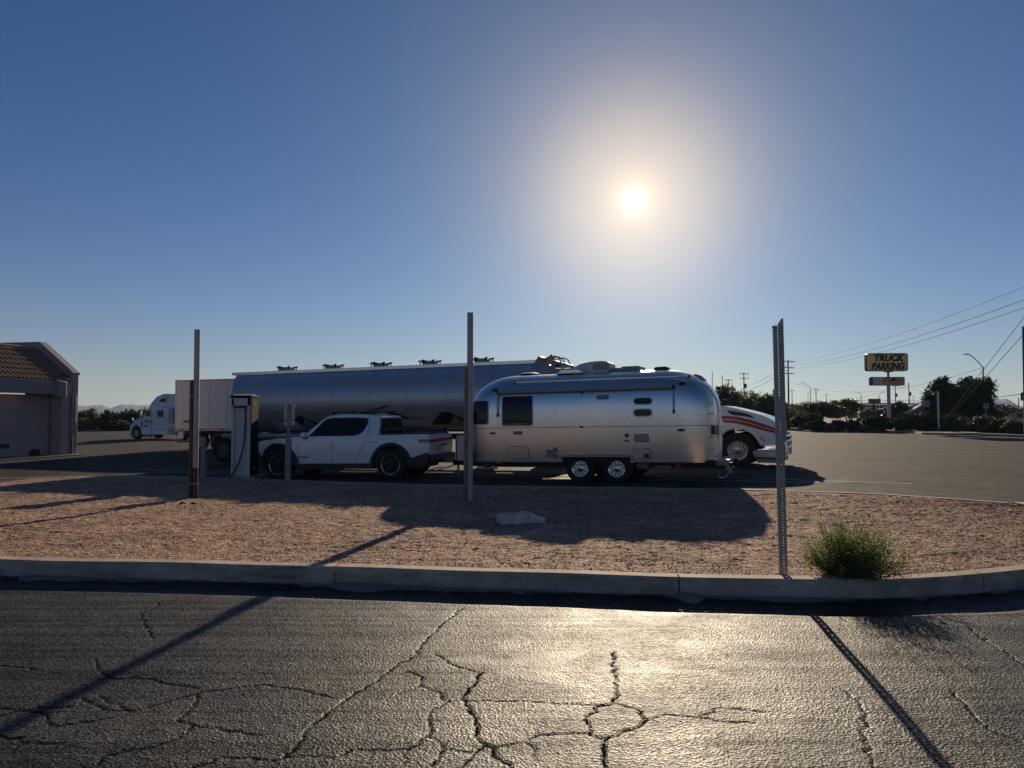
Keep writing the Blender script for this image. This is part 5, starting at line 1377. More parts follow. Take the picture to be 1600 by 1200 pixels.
def leaves(name, pts, size, mt, parent, rs, asp=.5, dirs=None):
    n = len(pts); P = np.asarray(pts, dtype=float)
    if dirs is None:
        d = rs.normal(0, 1, (n, 3))
    else: d = np.asarray(dirs)+rs.normal(0, .55, (n, 3))
    d /= np.linalg.norm(d, axis=1, keepdims=True)+1e-9
    q = rs.normal(0, 1, (n, 3)); w = np.cross(d, q); w /= np.linalg.norm(w, axis=1, keepdims=True)+1e-9
    s = size*np.exp(rs.normal(0, .3, n))[:, None]
    V = np.stack([P-d*s*.5, P+w*s*asp*.5, P+d*s*.5, P-w*s*asp*.5], 1).reshape(-1, 3)
    Fq = np.arange(n*4, dtype=np.int32)
    me = bpy.data.meshes.new(name); me.vertices.add(n*4); me.vertices.foreach_set('co', V.ravel().astype(np.float32))
    me.loops.add(n*4); me.loops.foreach_set('vertex_index', Fq); me.polygons.add(n); me.polygons.foreach_set('loop_start', np.arange(0, n*4, 4, dtype=np.int32)); me.update(calc_edges=True)
    return addobj(name, me, mt, parent)
def bush():
    p = ground_pt(1316, 896); T = thing('desert_bush', 'feathery green bush growing behind the kerb beside the perforated post', 'bush', (p.x, p.y-.03, p.z-.02))
    rs = np.random.RandomState(8); pts = []; dirs = []; m = M()
    for k in range(290):
        az = rs.uniform(0, 2*PI); el = math.acos(rs.uniform(.10, 1)); el = min(el, 1.42)
        L = rs.uniform(.30, .54) if k % 4 else rs.uniform(.45, .66)
        d = Vector((math.sin(el)*math.cos(az)*.80+.04, math.sin(el)*math.sin(az)*1.0-.35, math.cos(el)))
        b0 = Vector((rs.normal(0, .05), rs.normal(0, .04), 0)); P = []
        for q in range(7):
            t = q/6; P.append(b0+d*L*t+Vector((0, 0, .10*t*t*(math.sin(el))))+Vector(rs.normal(0, .008, 3)))
        m.tube(P, [.0032*(1-.7*q/6) for q in range(7)], 3)
        for q in range(105):
            t = rs.uniform(.16, 1)**.8; i = min(5, int(t*6)); f = t*6-i
            c = P[i].lerp(P[i+1], f); pts.append(c+Vector(rs.normal(0, .014+.012*t, 3))); dirs.append(d)
    tag(m.build('stems', mat('bush_stem', (.10, .09, .05), .8), T, sm=False), kind='stuff')
    tag(leaves('foliage', [tuple(q) for q in pts if q.z > .0],   .018, L_BUSH, T, rs, .45, [tuple(d) for q, d in zip(pts, dirs) if q.z > 0]), kind='stuff')
bush()
def weed(u, v, n, h, label, mt, z=.06):
    p = on(u, v, z); rs = np.random.RandomState(int(u)); m = M()
    T = thing('dry_weed', label, 'weed', (p.x, p.y, p.z))
    for k in range(n):
        az = rs.uniform(0, 2*PI); d = Vector((math.cos(az)*1.4, math.sin(az)*.6, rs.uniform(.05, .8))); L = h*rs.uniform(.4, 1)
        m.tube([d*L*t+Vector(rs.normal(0, h*.04, 3))+Vector((0, 0, -.3*L*t*t)) for t in (0, .3, .6, .8, 1)], [.0022, .002, .0017, .0014, .0008], 3)
    tag(m.build('blades', mt, T, sm=False), kind='stuff')
weed(1090, 962, 90, .11, 'small dry yellowish weed tuft at the edge of the kerb shadow', leafmat('weed_blade', (.12, .11, .04), (.22, .19, .08), (.34, .29, .14), .3))
# ================================================================ planting strip, kerbs and signs on the far right
def GL(u, v):
    z = 0
    for _ in range(8):
        p = on(u, v, z); z = zlot(p.x)
    return p
kp = [GL(u, v) for u, v in ((1226, 664), (1242, 668.5), (1258, 672), (1300, 674.5), (1360, 675.3), (1424, 676), (1500, 679), (1600, 683.5), (1720, 689))]
o = bpy.data.objects.new('far_kerb', None); COL.objects.link(o); tag(o, 'low kerb along the far edge of the lot', kind='structure')
for i in range(len(kp)-1):
    a, b = kp[i], kp[i+1]; n = max(1, int((b-a).length/3.0))
    for k in range(n):
        q0 = a.lerp(b, k/n); q1 = a.lerp(b, (k+1)/n); dd = (q1-q0).normalized()*.01
        M().bar(q0+dd+Vector((0, 0, .05)), q1-dd+Vector((0, 0, .05)), .16, .22).build('kerb_stone', CONC, o, sm=False)
SOIL = mat('planting_soil', (.16, .115, .085), .95, var=.3, vs=.8, bump=.5, bs=4)
m = M(); fr_ = [(p.x, p.y+.05, p.z+.10) for p in kp]; bk = [(p.x*1.35, p.y*1.35+6, p.z+.14) for p in kp]
m.add(fr_+bk, [(i, i+1, len(fr_)+i+1, len(fr_)+i) for i in range(len(fr_)-1)]); tag(m.build('planting_bed', SOIL, None, sm=False), 'bare soil of the planted strip beyond the lot', kind='structure')
# little kerbed spit where the guy wires are anchored
sp = [GL(u, v) for u, v in ((1427, 676.5), (1440, 678.6), (1480, 679.8), (1524, 679.6), (1534, 677.6), (1490, 674.5))]
m = M(); n = len(sp); m.add([(p.x, p.y, p.z-.05) for p in sp]+[(p.x, p.y, p.z+.14) for p in sp], [(i, (i+1) % n, n+(i+1) % n, n+i) for i in range(n)]+[tuple(range(n, 2*n))]); tag(m.build('kerbed_spit', CONC, None, sm=False), 'small kerbed concrete spit at the far edge', kind='structure')
# left far edge of the lot
lp = [GL(u, v) for u, v in ((100, 672.6), (240, 671.2), (330, 670))]
m = M()
for a, b in zip(lp[:-1], lp[1:]): m.bar(a, b, .2, .2)
tag(m.build('far_left_kerb', CONC, None, sm=False), 'kerb in front of the trees at the left', kind='structure')
m = M(); m.add([(p.x, p.y+.1, p.z+.06) for p in lp]+[(p.x*1.5, p.y*1.5, p.z+.06) for p in lp], [(0, 1, 4, 3), (1, 2, 5, 4)]); tag(m.build('far_left_bank', SOIL, None, sm=False), 'soil bank under the trees at the left', kind='structure')
# ---- vegetation
def crown_pts(rs, blobs, n):
    """leaf positions clumped inside a set of (x, y, z, rx, ry, rz) lobes"""
    P = []; w = np.array([b[3]*b[5] for b in blobs]); w /= w.sum(); cnt = rs.multinomial(n, w)
    for b, c in zip(blobs, cnt):
        k = max(6, int(c/38)); cl = rs.normal(0, 1, (k, 3)); cl /= np.linalg.norm(cl, axis=1, keepdims=True); cl *= rs.uniform(.45, 1.05, (k, 1))**.6
        idx = rs.randint(0, k, c); q = cl[idx]+rs.normal(0, .13, (c, 3))
        P.append(q*np.array([b[3], b[4], b[5]])+np.array([b[0], b[1], b[2]]))
    P = np.concatenate(P); return P[P[:, 2] > .03]
def tree(name, label, cat, base, W_, H_, mt, n, size, trunk=0, group=None, seed=1, lobes=7, twig=0, flat=1.0, lean=0):
    rs = np.random.RandomState(seed); T = thing(name, label, cat, base, (0, 0, rs.uniform(-.3, .3)), group)
    zc = trunk+(H_-trunk)/2; rz = (H_-trunk)/2
    bl = []
    for k in range(lobes):
        x = rs.uniform(-.66, .66)*W_/2; y = rs.uniform(-.5, .5)*W_/2*flat; r_ = W_/2*rs.uniform(.34, .55)
        top = 1-.5*(abs(x)/(W_/2))**2
        z = trunk+rz*2*rs.uniform(.22, .75)*top
        bl.append((x, y, z, r_, r_*flat, min(rz*rs.uniform(.40, .62), z-trunk*.5, H_-z+.05)))
    bl.append((0, 0, zc*.95, W_*.36, W_*.36*flat, rz*.8))
    P = crown_pts(rs, bl, n)
    tag(leaves('crown', P, size, mt, T, rs, .6), kind='stuff')
    if trunk > .2 or twig:
        m = M()
        for k in range(3 if trunk > .2 else 5):
            a = rs.uniform(0, 2*PI); e = Vector((math.cos(a)*W_*.28, math.sin(a)*W_*.2, trunk+rz*rs.uniform(.5, 1.1)))
            s = W_*.02+.03; m.tube([(e.x*.05, e.y*.05, -.05), (e.x*.35+lean, e.y*.3, trunk*.7), (e.x*.7, e.y*.7, e.z*.75), e], [s, s*.7, s*.45, s*.15], 6)
        m.build('trunk', BARK, T)
    if twig:
        m = M()
        for k in range(twig):
            b = bl[rs.randint(len(bl))]; d = Vector(rs.normal(0, 1, 3)); d.z = abs(d.z)*.8+.15; d.normalize(); c = Vector(b[:3])+Vector((d.x*b[3], d.y*b[4], d.z*b[5]))*.8
            m.tube([c, c+d*W_*.045+Vector(rs.normal(0, .02*W_, 3)), c+d*W_*.10+Vector(rs.normal(0, .02*W_, 3))], [.016, .011, .005], 3)
        tag(m.build('twigs', BARK, T, sm=False), kind='stuff')
    return T
def veg(name, label, cat, u, vt, vb, wpx, d, mt, n, size_, trunk=0, group=None, seed=1, zb=None, **k):
    q = at(u, vb, d); z = q.z if zb is None else zb; H_ = at(u, vt, d).z-z; W_ = wpx*d/F*1.05
    return tree(name, label, cat, (q.x, d, z-.05), W_, H_, mt, n if cat == 'shrub' else int(n*2.8), size_*(1 if cat == 'shrub' else 1.45), trunk*H_, group, seed, **k)
G1 = 'shrubs planted along the far right kerb'
rows = [
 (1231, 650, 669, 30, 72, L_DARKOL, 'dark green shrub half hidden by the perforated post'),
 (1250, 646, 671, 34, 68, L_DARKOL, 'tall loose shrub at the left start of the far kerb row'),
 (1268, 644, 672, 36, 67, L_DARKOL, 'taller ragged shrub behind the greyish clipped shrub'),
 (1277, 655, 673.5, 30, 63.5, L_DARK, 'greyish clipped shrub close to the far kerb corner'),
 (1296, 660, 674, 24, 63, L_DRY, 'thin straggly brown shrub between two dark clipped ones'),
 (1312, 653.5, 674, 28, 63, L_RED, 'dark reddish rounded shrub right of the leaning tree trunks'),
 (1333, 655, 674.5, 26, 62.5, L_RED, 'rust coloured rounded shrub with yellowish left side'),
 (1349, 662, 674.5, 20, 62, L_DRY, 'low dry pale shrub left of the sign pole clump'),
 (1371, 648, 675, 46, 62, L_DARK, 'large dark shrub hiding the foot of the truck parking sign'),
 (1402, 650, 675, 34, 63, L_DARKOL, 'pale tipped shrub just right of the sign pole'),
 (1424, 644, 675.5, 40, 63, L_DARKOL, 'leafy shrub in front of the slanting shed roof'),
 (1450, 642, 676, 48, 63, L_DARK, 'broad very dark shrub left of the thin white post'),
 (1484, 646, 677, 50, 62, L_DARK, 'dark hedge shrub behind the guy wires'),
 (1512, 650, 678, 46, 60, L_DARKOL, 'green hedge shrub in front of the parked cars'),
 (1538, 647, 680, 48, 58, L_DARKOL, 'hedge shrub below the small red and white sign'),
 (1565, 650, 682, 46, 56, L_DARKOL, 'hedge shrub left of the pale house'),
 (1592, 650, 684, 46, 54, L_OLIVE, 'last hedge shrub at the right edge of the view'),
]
for i, (u, vt, vb, w, d, mt, lb) in enumerate(rows):
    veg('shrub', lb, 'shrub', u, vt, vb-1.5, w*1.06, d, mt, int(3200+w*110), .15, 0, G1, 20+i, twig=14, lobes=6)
veg('bare_tree', 'thin leafed tree showing above the rounded rear end of the silver trailer', 'tree', 1138, 596, 655, 44, 80, L_DRY, 2600, .11, .25, None, 41, twig=120)
veg('creosote_tree', 'broad brownish green tree behind the truck hood, left of the olive one', 'tree', 1176, 609, 662, 66, 86, L_OLIVE, 5200, .13, .1, None, 42, twig=60, lobes=9)
veg('olive_tree', 'broad olive green rounded tree above the striped hood', 'tree', 1201, 615, 664, 66, 80, L_OLIVE, 5600, .12, .05, None, 43, lobes=9, twig=30)
veg('mesquite_tree', 'wide dusty green tree left of the tall utility pole foot', 'tree', 1236, 628, 660, 48, 92, L_OLIVE, 3200, .13, .1, None, 44, lobes=7)
veg('mesquite_tree', 'dark green tree with several leaning trunks above bare soil', 'tree', 1286, 624, 668, 66, 84, L_DARKOL, 4600, .12, .34, None, 45, twig=40, lobes=8)
veg('mesquite_tree', 'airy tree with sparse top in front of the bridge end', 'tree', 1326, 619, 664, 56, 90, L_OLIVE, 3600, .12, .38, None, 46, twig=90, lobes=7)
veg('mesquite_tree', 'dark low tree behind the tall loose shrub', 'tree', 1258, 627, 662, 44, 96, L_DARKOL, 3000, .13, .1, None, 47, lobes=6)
veg('mesquite_tree', 'grey green tree under the bridge left of the sign pole', 'tree', 1364, 634, 660, 44, 104, L_OLIVE, 2600, .13, .1, None, 48, lobes=6)
veg('round_tree', 'dark round tree just right of the truck parking sign pole', 'tree', 1404, 627, 660, 42, 100, L_DARK, 3600, .13, .1, None, 49, lobes=6)
# large drooping tree
def big_tree():
    d = 74; q = at(1500, 662, d); T = thing('pepper_tree', 'large dark drooping tree with two domes behind the hedge at right', 'tree', (q.x, d, q.z))
    rs = np.random.RandomState(77); S_ = d/F
    def B(u, v, ru, rv): c = at(u, v, d); return (c.x-q.x, rs.uniform(-.6, .6), c.z-q.z, ru*S_, ru*S_*.8, rv*S_)
    bl = [B(1477, 603, 15, 13), B(1470, 622, 24, 22), B(1517, 605, 18, 14), B(1530, 612, 22, 20), B(1500, 622, 36, 24), B(1535, 630, 18, 20), B(1490, 640, 44, 20), B(1520, 642, 34, 18), B(1455, 632, 14, 12), B(1540, 602, 10, 12)]
    P = crown_pts(rs, bl, 42000); tag(leaves('crown', P, .19, L_DARK, T, rs, .55), kind='stuff')
    m = M()
    for k in range(5):
        a = rs.uniform(0, 2*PI); m.tube([(0, 0, -.1), (math.cos(a)*.5, math.sin(a)*.3, 1.3), (math.cos(a)*2.0, math.sin(a), 3.4)], [.2, .14, .05], 7)
    m.build('trunk', BARK, T)
    m = M()
    for k in range(200):
        b = bl[rs.randint(len(bl))]; dd = Vector(rs.normal(0, 1, 3)); dd.normalize(); c = Vector(b[:3])+Vector((dd.x*b[3], dd.y*b[4], dd.z*b[5])); m.tube([c, c+dd*.3+Vector((0, 0, -.1)), c+dd*.5+Vector((0, 0, -.4))], [.014, .01, .004], 3)
    tag(m.build('twigs', BARK, T, sm=False), kind='stuff')
big_tree()
veg('bare_bush', 'leafless brownish thicket left of the pale house', 'bush', 1566, 626, 652, 56, 110, L_DRY, 1800, .12, .1, None, 51, twig=200)
veg('low_tree', 'low green tree right of the big drooping tree', 'tree', 1556, 636, 658, 40, 92, L_DARKOL, 2600, .12, .05, None, 52, lobes=6)
G2 = 'trees along the left edge of the lot'
for i, (u, vt, w, lb, mt, d) in enumerate([
 (112, 646, 40, 'low dark tree partly behind the building corner', L_DARKOL, 92), (141, 635, 46, 'tallest rounded tree right of the building corner', L_OLIVE, 94),
 (172, 640, 44, 'dark olive tree second from the building corner', L_DARKOL, 92), (199, 637, 42, 'bushy tree left of the sleeper cab nose', L_DARKOL, 94),
 (222, 635, 36, 'tree directly behind the sleeper cab hood', L_OLIVE, 95), (244, 640, 36, 'tree hidden mostly by the sleeper cab', L_DARKOL, 96), (128, 652, 34, 'low yellowish green tree in front of the taller ones', L_OLIVE, 89), (188, 654, 40, 'low dark tree at the foot of the left row', L_DARKOL, 90)]):
    veg('desert_tree', lb, 'tree', u, vt, 673.0, w, d, mt, 4200, .14, .02, G2, 60+i, twig=30, lobes=9)
# ---- truck parking sign
def parking_sign():
    d = 66; b = at(1389.5, 668, d); T = thing('parking_sign_tower', 'yellow TRUCK PARKING sign over a smaller brown sign on a tall white pole', 'sign', (b.x, d, b.z), (0, 0, R(-3)))
    S_ = d/F; Z = lambda v: at(1389, v, d).z-b.z; X = lambda u: at(u, 600, d).x-b.x
    CAB = mat('sign_cabinet', (.10, .10, .10), .5, .3); YF_ = mat('sign_face_yellow', (.84, .66, .34), .5, col2=(.90, .78, .50), vs=.9); GR = mat('sign_green', (.006, .035, .02), .5)
    POLE = mat('sign_pole_white', (.48, .46, .44), .6, var=.08)
    M().cyl((0, 0, -.3), (0, 0, Z(596)), 2.6*S_, n=16).build('pole', POLE, T)
    M().cyl((0, 0, Z(596)), (0, 0, Z(580)), 1.9*S_, n=16).build('pole_neck', POLE, T); M().box((0, 0, Z(580.5)), (12*S_, .3, .1)).build('saddle', CAB, T)
    x0, x1 = X(1354.5), X(1417); z0, z1 = Z(580), Z(552)
    def ring(nm, o, i, ya, yb, mt):
        n = len(o); m = M(); V = [(p[0], y, p[1]) for y in (ya, yb) for q in (o, i) for p in q]
        F4 = []
        for k in range(n):
            j = (k+1) % n
            F4 += [(k, j, n+j, n+k), (2*n+k, 2*n+j, 3*n+j, 3*n+k), (k, j, 2*n+j, 2*n+k), (n+k, n+j, 3*n+j, 3*n+k)]
        m.add(V, F4); return m.build(nm, mt, T, ang=30)
    for mm_ in (YF_,):
        t_ = mm_.node_tree; tl = t_.nodes.new('ShaderNodeBsdfTranslucent'); tl.inputs[0].default_value = (.80, .74, .58, 1); mx = t_.nodes.new('ShaderNodeMixShader'); mx.inputs[0].default_value = .55
        t_.links.new(t_.nodes['Principled BSDF'].outputs[0], mx.inputs[1]); t_.links.new(tl.outputs[0], mx.inputs[2]); t_.links.new(mx.outputs[0], t_.nodes['Material Output'].inputs[0])
    ring('cabinet', rr(x0, x1, z0, z1, .22, 6), rr(x0+.07, x1-.07, z0+.07, z1-.07, .17, 6), -.22, .35, CAB)
    M().prism(rr(x0+.10, x1-.05, z0+.06, z1-.06, .18, 6), -.235, -.225).build('sign_face', YF_, T)
    M().prism(rr(x0+.06, x1-.06, z0+.06, z1-.06, .18, 6), .352, .362).build('sign_face', YF_, T)
    for body, v in (('TRUCK', 560), ('PARKING', 573)):
        text('lettering', body, 14.2*S_, GR, T, ((x0+x1)/2+(.03 if body == 'TRUCK' else -.02), -.262, Z(v)), (PI/2, 0, 0), ext=.012, shear=.25, bold=.045, sx=.95 if body == 'TRUCK' else .83)
    x0, x1 = X(1360), X(1412); z0, z1 = Z(602.5), Z(589)
    M().box(((x0+x1)/2, .05, (z0+z1)/2), (x1-x0, .42, z1-z0)).build('lower_cabinet', CAB, T, bevel=.02)
    M().box(((x0+x1)/2+.08, -.17, (z0+z1)/2), (x1-x0-.24, .03, z1-z0-.09)).build('lower_face', mat('sign_face_grey', (.66, .55, .50), .5), T)
    BR = mat('sign_brown', (.62, .24, .04), .5, col2=(.70, .32, .07), vs=1.5)
    M().prism(rr(X(1377), x1-.03, z0+.1, z1-.06, .30, 6), -.20, -.18).build('brown_panel', BR, T)
    text('lettering', "SANBORN'S", 5.6*S_, mat('sign_tan_print', (.62, .45, .25), .5), T, (X(1394.5), -.21, Z(598)), (PI/2, 0, 0), ext=.005, bold=.012, sx=.93)
    m = M(); cx, cz = X(1395), Z(593)
    m.prism([(cx-.45, cz-.06), (cx-.1, cz+.02), (cx-.03, cz+.14), (cx+.03, cz+.14), (cx+.1, cz+.02), (cx+.45, cz-.06), (cx+.1, cz-.12), (cx-.1, cz-.12)], -.212, -.2); m.build('emblem', mat('emblem_dark', (.02, .015, .01), .5), T)
parking_sign()
def small_sign():
    d = 88; b = at(1366, 660, d); T = thing('far_yellow_sign', 'small tan two line sign on a thin post left of the truck parking pole', 'sign', (b.x, d, b.z)); Z = lambda v: at(1366, v, d).z-b.z; X = lambda u: at(u, 630, d).x-b.x
    M().box((0, .06, Z(630)/2), (.15, .15, Z(630))).build('post', DARKM, T)
    M().box(((X(1357)+X(1376))/2, 0, (Z(623)+Z(630.5))/2), (X(1376)-X(1357), .08, Z(623)-Z(630.5))).build('panel', mat('far_sign_tan', (.55, .40, .22), .6), T)
    K = mat('sign_black_print', (.03, .02, .015), .6)
    text('lettering', 'VULCAN', .27, K, T, (X(1366.5), -.05, Z(625.4)), (PI/2, 0, 0), bold=.012, sx=1.1); text('lettering', 'GENERAL', .27, K, T, (X(1366.5), -.05, Z(628.6)), (PI/2, 0, 0), bold=.012, sx=1.1)
small_sign()
def red_sign():
    d = 70; b = at(1541.5, 655, d); T = thing('regulatory_sign', 'small square white sign with a red ring and black arrow below the street lamp', 'sign', (b.x, d, b.z)); Z = lambda v: at(1541, v, d).z-b.z
    s = 4*d/F
    M().box((0, .04, Z(634)/2), (.06, .06, Z(634))).build('post', GREYP, T)
    M().prism(rr(-s, s, Z(638), Z(630.5), .04), -.0, .02).build('plate', mat('plate_white2', (.55, .52, .52), .5), T)
    M().lathe([(s*.62, -.004), (s*.86, -.004), (s*.86, -.012), (s*.62, -.012)], (0, 0, Z(634.2)), 'Y', 24, 1, False).build('ring', RED, T)
    M().bar((-s*.5, -.012, Z(634.2)+s*.5), (s*.5, -.012, Z(634.2)-s*.5), .008, .05).build('slash', RED, T)
    M().prism([(-.04, Z(634.2)-.14), (.04, Z(634.2)-.14), (.04, Z(634.2)+.05), (-.1, Z(634.2)+.12), (-.14, Z(634.2)+.03), (-.04, Z(634.2)+.0)], -.010, -.002).build('arrow', BLACK, T)
red_sign()
def twin_panel():
    d = 72; b = at(1447, 655, d); T = thing('twin_sign', 'two pale sign panels side by side on a dark post before the big tree', 'sign', (b.x, d, b.z)); Z = lambda v: at(1447, v, d).z-b.z; X = lambda u: at(u, 630, d).x-b.x
    M().box((0, .05, Z(626)/2), (.09, .09, Z(626))).build('post', DARKM, T)
    for a, c in ((1442, 1446.2), (1447.8, 1452)): M().box(((X(a)+X(c))/2, 0, (Z(625.5)+Z(635))/2), (X(c)-X(a), .03, Z(625.5)-Z(635))).build('panel', mat('panel_pale', (.32, .33, .33), .6), T)
twin_panel()
def white_post():
    d = 60; b = at(1467, 669, d); h = at(1467, 612, d).z-b.z; T = thing('marker_post', 'thin white post standing before the dark shrubs beside the guy anchor', 'post', (b.x, d, b.z))
    M().cyl((0, 0, 0), (0, 0, h), .075, n=12).build('pole', mat('post_white', (.52, .50, .47), .6), T); M().cyl((0, 0, h), (0, 0, h+.05), .085, n=12).build('cap', GREYP, T)
white_post()
# ---- utility poles
PW = mat('pole_wood', (.05, .04, .033), .9, var=.25, vs=1)
def upole(u, vt, H_, label, arms=2, trans=0, zf=0, name='utility_pole', w=1.0):
    d = (H_-HC)*F/(645-vt); b = at(u, 645, d); T = thing(name, label, 'utility pole', (b.x, d, zf), (0, 0, R(12)), 'utility poles on the right')
    M().cyl((0, 0, 0), (0, 0, H_), .17*w, .11*w, 10).build('pole', PW, T)
    tips = []
    for k in range(arms):
        z = H_-.35-k*1.05; m = M(); m.box((0, -.12, z), (2.4 if k == 0 else 2.0, .10, .12)); a = m.build('crossarm', PW, T)
        for x in (-1.1, -.5, .5, 1.1):
            M().cyl((x, -.12, z+.06), (x, -.12, z+.24), .05, n=6).build('insulator', DARKM, a)
    for k in range(trans):
        s = -1 if k else 1; M().cyl((s*.42, 0, H_-3.6), (s*.42, 0, H_-2.6), .26, n=12).build('transformer', DARKM, T)
    return T, d
TP, TD = upole(1232.5, 562, 11, 'tallest utility pole, double armed, right beside the perforated post', 3, 0)
upole(1163, 582, 11, 'utility pole with a transformer rising over the brownish tree', 2, 1)
upole(1138.5, 592, 11, 'utility pole seen just right of the silver trailer top', 3, 0)
upole(1129, 586, 10, 'slim dark pole immediately right of the trailer rear curve', 0, 0, w=.7)
upole(1113.5, 579, 10, 'slim twin masts end rising above the trailer rear curve', 0, 0, w=.5)
upole(1209, 608, 7, 'short thick pole just left of the perforated post', 0, 0, w=1.2)
upole(1238, 609, 11, 'small one armed pole right of the tallest utility pole', 1, 0)
upole(1275.5, 607, 11, 'distant pole with two crossarms over the far hills', 2, 0)
upole(1291.5, 616, 11, 'tiny distant pole with one arm left of the bridge', 1, 0)
upole(1399.5, 601, 10, 'pole with a side transformer right of the parking sign', 1, 1)
upole(1421, 598, 10, 'bare dark pole with a can transformer left of the shed roof', 0, 1)
upole(1428, 619, 11, 'small distant pole right of the bare dark pole', 1, 0)
upole(1592, 621, 7, 'short dark pole above the pale house', 0, 0, w=1.2)
# near pole whose foot is just right of the frame; its guys come down to the spit
NP = at(1622, 645, 46); npz = zlot(30)
T = thing('utility_pole', 'dark near utility pole at the extreme right edge', 'utility pole', (at(1604, 645, 50).x, 50, npz), (0, 0, 0), 'utility poles on the right')
HN = at(1600, 510, 50).z-npz
M().cyl((0, 0, 0), (0, 0, HN), .19, .13, 12).build('pole', PW, T)
WIRE = mat('wire', (.10, .10, .11), .6)
def wire(name, a, b, sag, r, label, group, cat='wire', mt=None):
    a = Vector(a); b = Vector(b); P = []
    for k in range(25):
        t = k/24; q = a.lerp(b, t); q.z -= sag*4*t*(1-t); P.append(q)
    o = M().tube(P, r, 5).build(name, mt or WIRE, None); return tag(o, label, cat, group)
W0 = at(1232.5, 565, TD)
for u0, v0, u1, v1, lb, r_ in ((1233, 567, 1800, 362, 'uppermost of the three wires climbing to the upper right', .016), (1234, 571.5, 1800, 391, 'middle one of the three wires climbing to the upper right', .022), (1230, 577, 1800, 408, 'lowest of the three wires climbing to the upper right', .020)):
    wire('power_line', at(u0, v0, TD), at(u1, v1, 48), 1.3, r_, lb, 'power lines to the upper right')
for u0, v0, u1, v1, lb in ((1120, 612, 1232, 569, 'upper faint wire running left from the tallest pole'), (1120, 618, 1230, 578, 'lower faint wire running left from the tallest pole')):
    wire('power_line', at(u0, v0, 240), at(u1, v1, TD), 1.6, .03, lb, 'faint wires left of the tallest pole')
wire('power_line', at(1236, 597, TD), at(1538, 573.5, 78), 2.2, .018, 'faint wire from the tallest pole toward the street lamp', 'faint distant wires')
wire('power_line', at(1275, 610, 280), at(1399, 604, 185), 3.0, .04, 'distant wire passing behind the parking sign', 'faint distant wires')
wire('power_line', at(1399, 604, 185), at(1421, 601, 180), .5, .04, 'short distant wire between the two poles right of the sign', 'faint distant wires')
wire('service_cable', at(1300, 625, 190), at(1640, 610.5, 62), 1.2, .03, 'pale nearly level cable crossing the big tree', 'faint distant wires', mt=mat('cable_pale', (.35, .34, .32), .5))
for uu, vv, lb in ((1810, 355, 'tall pole outside the right edge that carries the rising wires'), (1650, 425, 'pole outside the right edge that the guy wires hold')):
    q = at(uu, 645, 48); T = thing('utility_pole', lb, 'utility pole', (q.x, 48, npz), (0, 0, 0), 'utility poles on the right'); hh = at(uu, vv, 48).z-npz
    M().cyl((0, 0, 0), (0, 0, hh), .19, .13, 12).build('pole', PW, T)
AN = GL(1463, 675.5)+Vector((0, 0, .12)); GW = mat('guy_wire', (.40, .38, .33), .45, .5)
wire('guy_wire', AN, at(1650, 431, 48), 0, .020, 'steeper of the two guy wires rising from the spit', 'guy wires from the spit', 'guy wire', GW)
wire('guy_wire', AN+Vector((.1, 0, 0)), at(1650, 465, 48), 0, .020, 'flatter of the two guy wires rising from the spit', 'guy wires from the spit', 'guy wire', GW)
def lamp(u, v, ua, va, d, label, r=.09, group='street lamps'):
    b = at(u, 658, d); h = at(u, v, d).z-b.z; q = at(ua, va, d); dx = q.x-b.x; dz = q.z-b.z
    T = thing('street_lamp', label, 'street lamp', (b.x, d, b.z), (0, 0, 0), group)
    M().cyl((0, 0, 0), (0, 0, h), r*1.2, r*.8, 10).build('pole', GALV, T)
    s = 1 if dx > 0 else -1
    M().tube([(0, 0, h-.1), (dx*.35, 0, h+(dz-h)*.5), (dx*.72, 0, dz-.05), (dx*.82, 0, dz)], r*.5, 6).build('arm', GALV, T)
    M().box((dx*.93, 0, dz), (abs(dx)*.32, .25, .10)).build('lamp_head', GREYP, T, bevel=.03)
lamp(1538, 573, 1508, 553.5, 78, 'street lamp with a long arm in front of the big drooping tree')
lamp(1267, 607, 1252, 598, 190, 'distant street lamp with its arm pointing left, over the dark tree')
lamp(1346.5, 616, 1336, 612, 215, 'tiny curved street lamp standing on the bridge', .10)
lamp(1374.5, 617, 1382, 613.5, 215, 'tiny street lamp bending right beside the parking sign pole', .10)
lamp(1263, 616, 1266, 612, 260, 'tiny faint street lamp left of the larger distant one', .10)
# ---- bridge, shed, house, car, far wall
def bridge():
    d = 235; a = at(1286, 645, d); T = thing('road_bridge', 'long low concrete road bridge with a railing across the background', 'bridge', (a.x, d, 0), (0, 0, R(3)))
    Z = lambda v: at(1350, v, d).z; L = at(1475, 645, d).x-a.x; BC = mat('bridge_concrete', (.12, .115, .11), .8, var=.15, vs=.2)
    M().box((L/2, 0, (Z(630)+Z(634.5))/2), (L, 9, Z(630)-Z(634.5))).build('deck', BC, T); M().box((L/2, 1.2, (Z(634.5)+Z(638))/2), (L, 6, Z(634.5)-Z(638))).build('girder', DARKM, T)
    for k in range(6): M().box((L*(.08+.17*k), 0, Z(638)/2), (.9, 5, Z(638))).build('pier', BC, T)
    M().box((L/2, -4.4, Z(625.6)), (L, .06, .08)).build('top_rail', GREYP, T)
    for k in range(48): M().box((L*k/47, -4.4, (Z(630)+Z(625.6))/2), (.07, .06, Z(625.6)-Z(630))).build('rail_post', GREYP, T, sm=False)
bridge()
